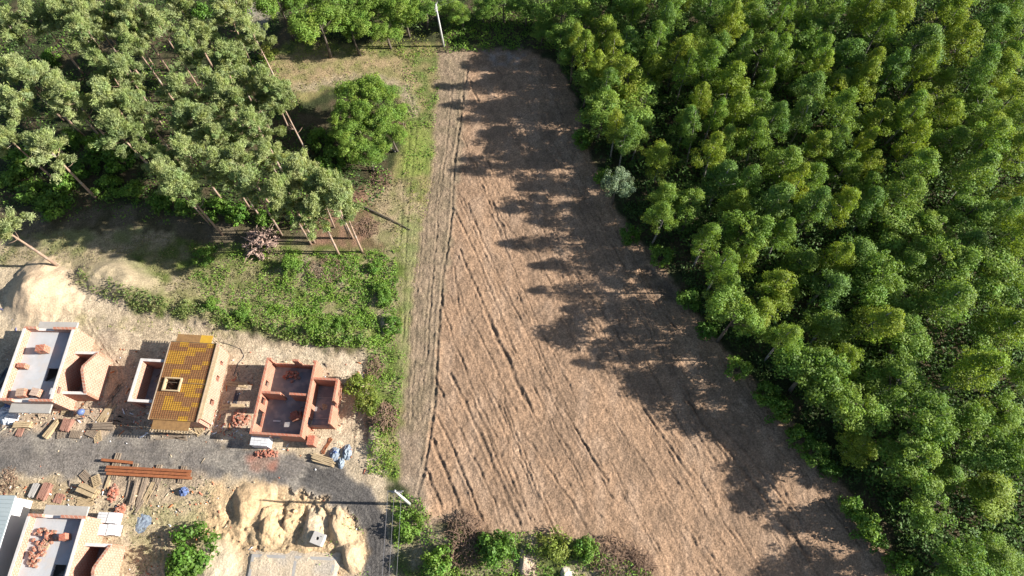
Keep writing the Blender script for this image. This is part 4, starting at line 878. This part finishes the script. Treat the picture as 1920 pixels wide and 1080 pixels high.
# --- stacks and timber
x, y = at(491, 829, .7)
block_stack('white_block_stack', x, y, hz(x, y), 5, 4, 6, .38, .27, .23, -.07, M_['white'], 'single tall stack of white blocks at the kerb below the roofless house', 'block stack')
x, y = at(586, 828, .7); block_stack('red_brick_stack', x, y, hz(x, y), 3, 4, 6, .26, .26, .22, -.05, M_['red'], 'red brick stack at the lower right corner of the roofless house', 'brick stack')
for k, (px, py, lab) in enumerate([(191, 970, 'upper left of the four'), (210, 971, 'upper right of the four'), (189, 993, 'lower left of the four'), (209, 993, 'lower right of the four')]):
    x, y = at(px, py, 1.1); block_stack('white_block_stack', x, y, hz(x, y), 3, 4, 4, .33, .265, .25, -.05, M_['white'], 'white block pallet beside the bottom left shell, '+lab, 'block stack', group='white block pallets by the lower shell')
x, y = at(452, 786); scatter_bricks('brick_heap', x, y, .95, 1.0, 70, M_['block'], 'heap of broken orange bricks between the decked house and the roofless one', size=(.3, .2, .18))
x, y = at(500, 851); scatter_bricks('brick_heap', x, y, 1.35, .38, 60, M_['red'], 'long low heap of red bricks lying on the grey road', size=(.28, .14, .14), h=.35)
x, y = at(226, 957); scatter_bricks('brick_heap', x, y, .6, .6, 36, M_['block'], 'small orange brick heap above the white block pallets', size=(.28, .18, .18))
x, y = at(152, 660); scatter_bricks('brick_scatter', x, y, .9, 1.4, 16, M_['block_pale'], 'loose pale bricks strewn above the gabled annex', size=(.35, .22, .2), h=.1)
x, y = at(212, 925); scatter_bricks('brick_heap', x, y, .5, .9, 36, M_['red'], 'dark red rubble left of the long upright boards below the road', size=(.25, .2, .16))
for px, py, L, W, n, rz, mat, lab, ly in [
 (445, 721, 2.4, .62, 2, 0, 'wood', 'pale timber panel lying in the shadow, upper of two', 1), (438, 763, 2.5, .66, 2, -.03, 'wood', 'pale timber panel lying in the shadow, lower of two', 1),
 (443, 745, 1.3, .5, 4, 1.4, 'dark', 'dark boards between the two pale panels', 1),
 (99, 806, 2.2, .62, 3, 1.15, 'wood', 'yellowish timber bundle standing out left of the pinkish boards, above the road', 3),
 (46, 798, 1.9, .65, 3, 0, 'wood', 'yellow plank stack below the white sheeting heap', 5), (38, 811, .9, .7, 4, 1.5, 'pinkwood', 'small pinkish slat bundle just below the yellow plank stack', 2),
 (128, 798, 1.4, 1.0, 5, 1.4, 'pinkwood', 'reddish board stack below the gabled annex', 4), (197, 800, 2.4, .8, 5, .02, 'oldwood', 'brown board stack at the road edge, left of the decked house', 4),
 (200, 775, 2.3, 1.0, 7, 1.2, 'wood', 'fan of pale poles left of the decked house', 1), (215, 737, 2.2, .5, 4, 1.1, 'oldwood', 'dark boards in the shadow of the decked house', 1),
 (235, 790, 2.6, 1.3, 7, -.3, 'oldwood', 'loose grey boards in the shadow below the flat annex', 1),
 (148, 772, 3.2, .16, 1, 1.25, 'oldwood', 'single long plank leaning beside the gabled annex', 1),
 (320, 815, 3.8, 1.0, 6, -.08, 'oldwood', 'weathered planks along the road below the decked house', 1), (372, 800, 2.0, 1.0, 5, -.9, 'wood', 'fanned pale planks at the lower right corner of the decked house', 1),
 (395, 770, 2.6, .3, 2, 1.25, 'wood', 'two pale planks standing between decked and roofless houses', 1),
 (606, 863, 2.6, .85, 5, -.28, 'wood', 'yellow plank stack at the road bend right of the roofless house', 3), (613, 836, 2.0, .3, 3, 1.05, 'rust', 'rusty steel bars right of the red brick stack', 1),
 (87, 922, 1.7, .9, 5, 1.35, 'pinkwood', 'reddish timber stack below the road at left', 4), (66, 920, 1.5, .7, 4, 1.35, 'conc', 'whitish beam bundle left of the reddish timber stack', 3), (110, 935, 1.0, .9, 4, 1.4, 'pinkwood', 'short brown battens laid apart right of the reddish timber', 1),
 (168, 921, 2.1, 1.0, 2, -.35, 'wood', 'beige board pack casting a dark shadow below the road', 6), (160, 940, 1.8, 1.3, 9, .3, 'wood', 'jumbled offcuts below the beige board pack', 2),
 (240, 925, 2.8, .3, 2, 1.5, 'oldwood', 'brown board lying upright in the row below the rusty beams, first', 2), (253, 925, 2.6, .3, 2, 1.55, 'oldwood', 'brown board upright in the row below the rusty beams, second', 3), (266, 922, 3.1, .5, 3, 1.42, 'oldwood', 'grey boards upright in the row below the rusty beams, third', 2),
 (283, 918, 3.0, .7, 4, 1.3, 'wood', 'pale splayed boards at the right of the upright row', 1), (205, 900, 1.8, .4, 3, 1.45, 'wood', 'yellow battens at the left end of the rusty beams', 2), (297, 905, 1.6, .5, 4, 1.5, 'oldwood', 'short greyish boards right of the splayed boards', 1), (262, 950, 1.4, .3, 2, 1.3, 'oldwood', 'thin boards trailing below the upright row', 1)]:
    x, y = at(px, py); boards('board_stack', x, y, L, W, n, rz, M_[mat], lab, 'timber', .07 if ly < 3 else .12, ly, .05 if ly > 1 else .12)
def ibeams(px, py, L, n, rz, label, sl):
    x, y = at(px, py); t = thing('steel_beam_stack', label, 'steel beams', (x, y, hz(x, y)+.05), rz)
    for k in range(n):
        b = MB(); o = (k-(n-1)/2)*.34; dx = random.uniform(-.25, .25); b.box(-L/2+dx, L/2+dx, o-.14, o+.14, .15, .17); b.box(-L/2+dx, L/2+dx, o-.012, o+.012, .172, .388); b.box(-L/2+dx, L/2+dx, o-.14, o+.14, .39, .41); b.build('beam', M_['rust'], t)
    for q in sl:
        for d in (-.22, 0, .22):
            b = MB(); b.box(q+d-.06, q+d+.06, -.9, .9, 0, .145); b.build('sleeper', M_['oldwood'], t)
ibeams(284, 887, 9.2, 3, -.055, 'long pair of rusty steel beams on timber sleepers beside the road', (-3.8, -1.9, .7, 3.4)); ibeams(225, 866, 3.4, 1, -.09, 'short rusty steel beam lying above the long ones on the road', (-.4,))
for px, py, rz, lab in [(183, 819, .4, 'pale pallet lying askew at the road edge below the fan of poles'), (172, 812, 1.2, 'pallet half under the brown board stack'), (143, 815, 1.5, 'grey pallet between the pinkish stack and the askew one'), (116, 812, .2, 'pallet at the foot of the yellowish timber bundle'), (124, 768, .1, 'pale pallet leaning by the entrance of the left shell'), (182, 902, .5, 'yellowish pallet left of the rusty beams'), (160, 893, .9, 'grey broken pallet on the road left of the yellowish one')]:
    x, y = at(px, py); pallet(x, y, rz, lab, n=2 if px in (182, 143) else 1, mat='wood' if px in (183, 182, 124) else 'oldwood')
def sheeting(px, py, mats, rx, ry, h, label, name='sheeting_heap'):
    x, y = at(px, py); t = thing(name, label, 'sheeting', (x, y, hz(x, y)))
    for nm, mt, dx, dy, sc in mats:
        b = MB(); lump(b, dx, dy, -.03, rx*sc, ry*sc, h*random.uniform(.8, 1.2), 9); b.build(nm, M_[mt], t)
sheeting(18, 783, [('white_sheet', 'tarp', 0, 0, 1), ('white_sheet', 'tarp', -.8, .6, .8), ('blue_sheet', 'blue', -.3, 1.3, .6)], 1.2, .9, .7, 'heap of white bags and blue sheeting by the left shell')
sheeting(627, 853, [('grey_sheet', 'greyblue', 0, 0, 1), ('blue_sheet', 'blue', .1, .2, .5)], .65, .9, .45, 'crumpled grey blue sheeting right of the yellow planks, left of two')
sheeting(650, 852, [('grey_sheet', 'greyblue', 0, .2, 1), ('grey_sheet', 'greyblue', -.5, -.9, .7)], .55, .95, .45, 'crumpled grey blue sheeting at the edge of the site, right of two')
sheeting(345, 922, [('blue_sheet', 'blue', 0, 0, 1), ('dark_sheet', 'dark', .1, .1, .7)], .55, .5, .6, 'dark blue bundle on the sand right of the timber')
sheeting(268, 978, [('grey_sheet', 'greyblue', 0, 0, 1)], .9, 1.1, .12, 'flat pale grey sheet on the sand right of the white block pallets')
sheeting(8, 715, [('dark_sheet', 'dark', 0, 0, 1), ('grey_sheet', 'tarp', .4, -1.2, .6)], .9, 1.8, .4, 'dark sheeting heap left of the left shell')
# wheelbarrow-like mixer beside the annex
x, y = at(160, 776); t = thing('cement_mixer', 'small dark blue cement mixer in front of the gabled annex', 'cement mixer', (x, y, hz(x, y)), .4)
b = MB(); b.tube([(-.35, 0, .75), (-.2, 0, .8), (.1, 0, .9), (.35, 0, 1.0)], [.18, .36, .36, .2], 12); b.build('drum', M_['blue'], t, smooth=True)
b = MB(); b.tube([(-.4, -.4, 0), (0, -.35, .8)], .03, 5); b.tube([(.4, -.4, 0), (0, -.35, .8)], .03, 5); b.tube([(-.4, .4, 0), (0, .35, .8)], .03, 5); b.tube([(.4, .4, 0), (0, .35, .8)], .03, 5); b.build('stand', M_['dark'], t)
for s in (-1, 1): b = MB(); b.tube([(-.4, s*.42, .16), (-.4, s*.48, .16)], .16, 12); b.build('wheel', M_['dark'], t)
# hose
b = MB(); hp = [gp(*p) for p in [(-30, 570), (0, 578), (14, 586), (24, 600), (30, 614), (31, 622)]]; b.tube([(a, c, hz(a, c)+.08) for a, c in hp], .05, 6); tag(b.build('hose', plain('hose_blue', (.20, .20, .42), (.25, .25, .45), 2, .5), smooth=True), 'thin blue hose curving over the sand to the left shell', 'hose')
b = MB(); hp = [gp(*p) for p in [(405, 640), (430, 646), (452, 655), (458, 668), (445, 685), (438, 705)]]; b.tube([(a, c, hz(a, c)+.05) for a, c in hp], .03, 5); tag(b.build('cable', M_['dark'], smooth=True), 'thin dark cable on the sand above the roofless house', 'cable')
# --- brush and stump piles
def brush(name, px, py, r, h, n, mat, lab, cat='brush pile', L=(.6, 1.6), th=.05, stumps=0, sx=1, sy=1):
    x, y = at(px, py, h*.4); t = thing(name, lab, cat, (x, y, hz(x, y)-.1)); b = MB()
    for k in range(n):
        a = random.uniform(0, 6.28); q = math.sqrt(random.random()); c = np.array([q*r*sx*math.cos(a), q*r*sy*math.sin(a), h*(1-q*q)*random.uniform(.3, 1)+.05])
        d = np.array([random.gauss(0, 1), random.gauss(0, 1), random.gauss(0, .45)]); d /= np.linalg.norm(d); l = random.uniform(*L)/2; m_ = c+np.array([random.gauss(0, .06), random.gauss(0, .06), random.gauss(0, .06)])*l*2
        b.tube([c-d*l, m_, c+d*l], [th*random.uniform(.5, 1.2), th*.8, th*.3], 4)
    b.v = [(p[0], p[1], max(p[2], 0)) for p in b.v]; b.build('branches', mat, t)
    for k in range(stumps):
        a = random.uniform(0, 6.28); q = math.sqrt(random.random())*.9; c = np.array([q*r*math.cos(a)*sx, q*r*math.sin(a)*sy, h*(1-q*q)*.9+.1]); s = MB(); d = np.array([random.gauss(0, 1), random.gauss(0, 1), random.uniform(.1, 1)]); d /= np.linalg.norm(d)
        s.tube([c, c+d*.3, c+d*.55], [.22, .15, .13], 8)
        for j in range(8):
            e = -d*.2+np.array([random.gauss(0, 1), random.gauss(0, 1), random.gauss(0, .7)])*.5; s.tube([c, c+e*.5, c+e*random.uniform(.8, 1.3)], [.09, .06, .02], 4)
        s.build('stump', mat, t)
brush('stump_pile', 487, 452, 2.2, 1.7, 70, M_['root'], 'large pinkish pile of grubbed out tree stumps at the lower edge of the pine wood', 'stump pile', (.4, 1.2), .07, 26, 1, 1.1)
brush('brush_pile', 718, 783, 1.7, 1.4, 330, M_['rootred'], 'round reddish brown brush heap on the grassy strip right of the houses', L=(.5, 1.3), th=.04)
brush('brush_pile', 872, 1012, 2.1, .9, 380, M_['rootred'], 'brown tangle of branches at the lower left corner of the bare field', L=(.6, 1.7), th=.035, sy=1.3)
brush('brush_pile', 1150, 1045, 2.2, .55, 230, M_['rootred'], 'dark brushwood along the bottom edge of the field, left of the grey twigs', L=(.6, 1.7), th=.035, sx=1.2)
brush('brush_pile', 1205, 1060, 1.4, .8, 160, M_['twig'], 'grey brown twig heap at the right end of the bottom brush', L=(.6, 1.6), th=.03)
brush('brush_pile', 990, 1068, 1.0, .5, 120, M_['rootred'], 'small reddish brush tuft below the sandy gap', L=(.4, 1.0), th=.03)
brush('brush_pile', 745, 235, 1.1, .8, 150, M_['twig'], 'grey dead branches at the right side of the clearing clump', L=(.5, 1.4), th=.03)
brush('brush_pile', 715, 335, 1.6, .5, 190, M_['twig'], 'flat dead branches scattered below the clearing clump', L=(.5, 1.4), th=.03)
brush('brush_pile', 690, 425, 1.6, .4, 190, M_['twig'], 'greyish branch litter at the lower right tip of the pine wood', L=(.4, 1.2), th=.03)
brush('brush_pile', 610, 508, 2.2, .6, 260, M_['twig'], 'dry grey brush patch amid the bright weeds of the bank', L=(.3, .9), th=.025, sx=1.3, sy=.8)
brush('brush_pile', 700, 690, 1.3, .7, 170, M_['twig'], 'grey brush above the yellow green bush, right of the houses', L=(.4, 1.2), th=.03, sx=.8, sy=1.4)
brush('brush_pile', 8, 905, 1.6, .5, 150, M_['rootred'], 'brown brush at the left edge below the road', L=(.4, 1.1), th=.03)
b = MB(); A = gp(675, 385); Bq = gp(770, 432); b.tube([(A[0], A[1], hz(*A)+.15), ((A[0]+Bq[0])/2, (A[1]+Bq[1])/2+.1, hz(*A)+.2), (Bq[0], Bq[1], hz(*Bq)+.1)], [.12, .09, .05], 6); tag(b.build('fallen_trunk', bark_brown), 'thin fallen trunk on the bare verge below the clearing clump', 'log')
b = MB(); A = gp(720, 272); Bq = gp(742, 286); b.tube([(A[0], A[1], .5), (Bq[0], Bq[1], .2)], [.12, .1], 6); tag(b.build('log', bark_birch), 'short pale log beside the clearing clump', 'log')
# --- power poles
def pole(px, py, h, lean, label, wires, arm):
    x, y = at(px, py); t = thing('power_pole', label, 'power pole', (x, y, hz(x, y)-.1), 0); t.rotation_euler = (lean[0], lean[1], 0)
    b = MB(); b.tube([(0, 0, 0), (0, 0, h*.5), (0, 0, h)], [.17, .13, .09], 10); b.build('post', M_['pole'], t, smooth=True)
    b = MB(); b.box(-.75, .75, -.05, .05, h-.35, h-.25, arm); b.box(-.5, .5, -.05, .05, h-.9, h-.8, arm); b.build('crossarm', M_['conc'], t)
    for s in (-.65, 0, .65):
        b = MB(); cx, cy = s*math.cos(arm), s*math.sin(arm); b.tube([(cx, cy, h-.25 if s else h), (cx, cy, h+.0 if s else h+.22)], .05, 6); b.build('insulator', M_['dark'], t)
    for k, (qx, qy, qz) in enumerate(wires):
        s = (-.65, 0, .65)[k]; cx, cy = s*math.cos(arm), s*math.sin(arm); p0 = np.array([cx, cy, h+.02 if s else h+.22]); p1 = np.array([qx-x, qy-y, qz]); pts = []
        for j in range(11): u = j/10; p = p0*(1-u)+p1*u; p[2] -= 1.2*4*u*(1-u)*.5; pts.append(p)
        b = MB(); b.tube(pts, .018, 4); b.build('wire', M_['dark'], t)
pole(769, 946, 7.6, (-.035, -.045), 'pale concrete power pole at the road bend beside the lower left corner of the field', [(-12+k*.7, -35, 8) for k in range(3)], 0)
pole(832, 87, 7.6, (-.01, -.04), 'pale concrete power pole with crossarms at the top left corner of the bare field', [(30, 92+k*.7, 8) for k in range(3)], 1.4)

# --- crumbs of brick, wood and foil trodden all over the site (uncountable)
dm = vcol_mat('debris', .2, 8, .01)
Vd = []; Qd = []; Cd = []; kk = 0
DC = [(.42, .15, .09), (.5, .4, .27), (.30, .24, .17), (.62, .62, .62), (.38, .31, .22), (.12, .10, .09), (.36, .13, .05)]
for poly, nn_ in (([(0, 640), (200, 650), (700, 660), (690, 850), (600, 870), (400, 815), (0, 810)], 1500), ([(0, 760), (420, 770), (450, 830), (0, 830)], 900), ([(0, 860), (400, 860), (400, 960), (0, 980)], 1000), ([(0, 780), (700, 880), (720, 1080), (400, 1080), (240, 1080), (0, 900)], 900)):
    P = np.array([gp(*p) for p in poly]); lo = P.min(0); hi = P.max(0)
    for _ in range(nn_):
        x = random.uniform(lo[0], hi[0]); y = random.uniform(lo[1], hi[1]); px, py = proj(x, y, 0.0)
        if not inside(px, py, poly)[0]: continue
        if road[int((x-XS[0])/G)*nY+int((y-YS[0])/G)] and random.random() > .06: continue
        if random.random() > .25+1.2*max(0, vnoise(np.array([x]), np.array([y]), 2.5, 501)[0]): continue
        L = random.choice((.08, .12, .15, .2, .5))*random.uniform(.7, 1.5); W_ = min(L, random.uniform(.05, .14)); a = random.uniform(0, 3.14); z = hz(x, y)-.02; c, s_ = math.cos(a), math.sin(a)
        for zz in (0, random.uniform(.05, .12)):
            for u, v in ((-1, -1), (1, -1), (1, 1), (-1, 1)): Vd.append((x+(u*L*c-v*W_*s_)/2, y+(u*L*s_+v*W_*c)/2, z+zz+.02*u))
        Qd += [[kk+i_ for i_ in f_] for f_ in ((4, 5, 6, 7), (0, 1, 5, 4), (1, 2, 6, 5), (2, 3, 7, 6), (3, 0, 4, 7))]; kk += 8; Cd += [random.choice(DC)]*8
tag(link('site_debris', mesh_np('site_debris', np.array(Vd), np.array(Qd), dm, np.array(Cd))), kind='stuff')
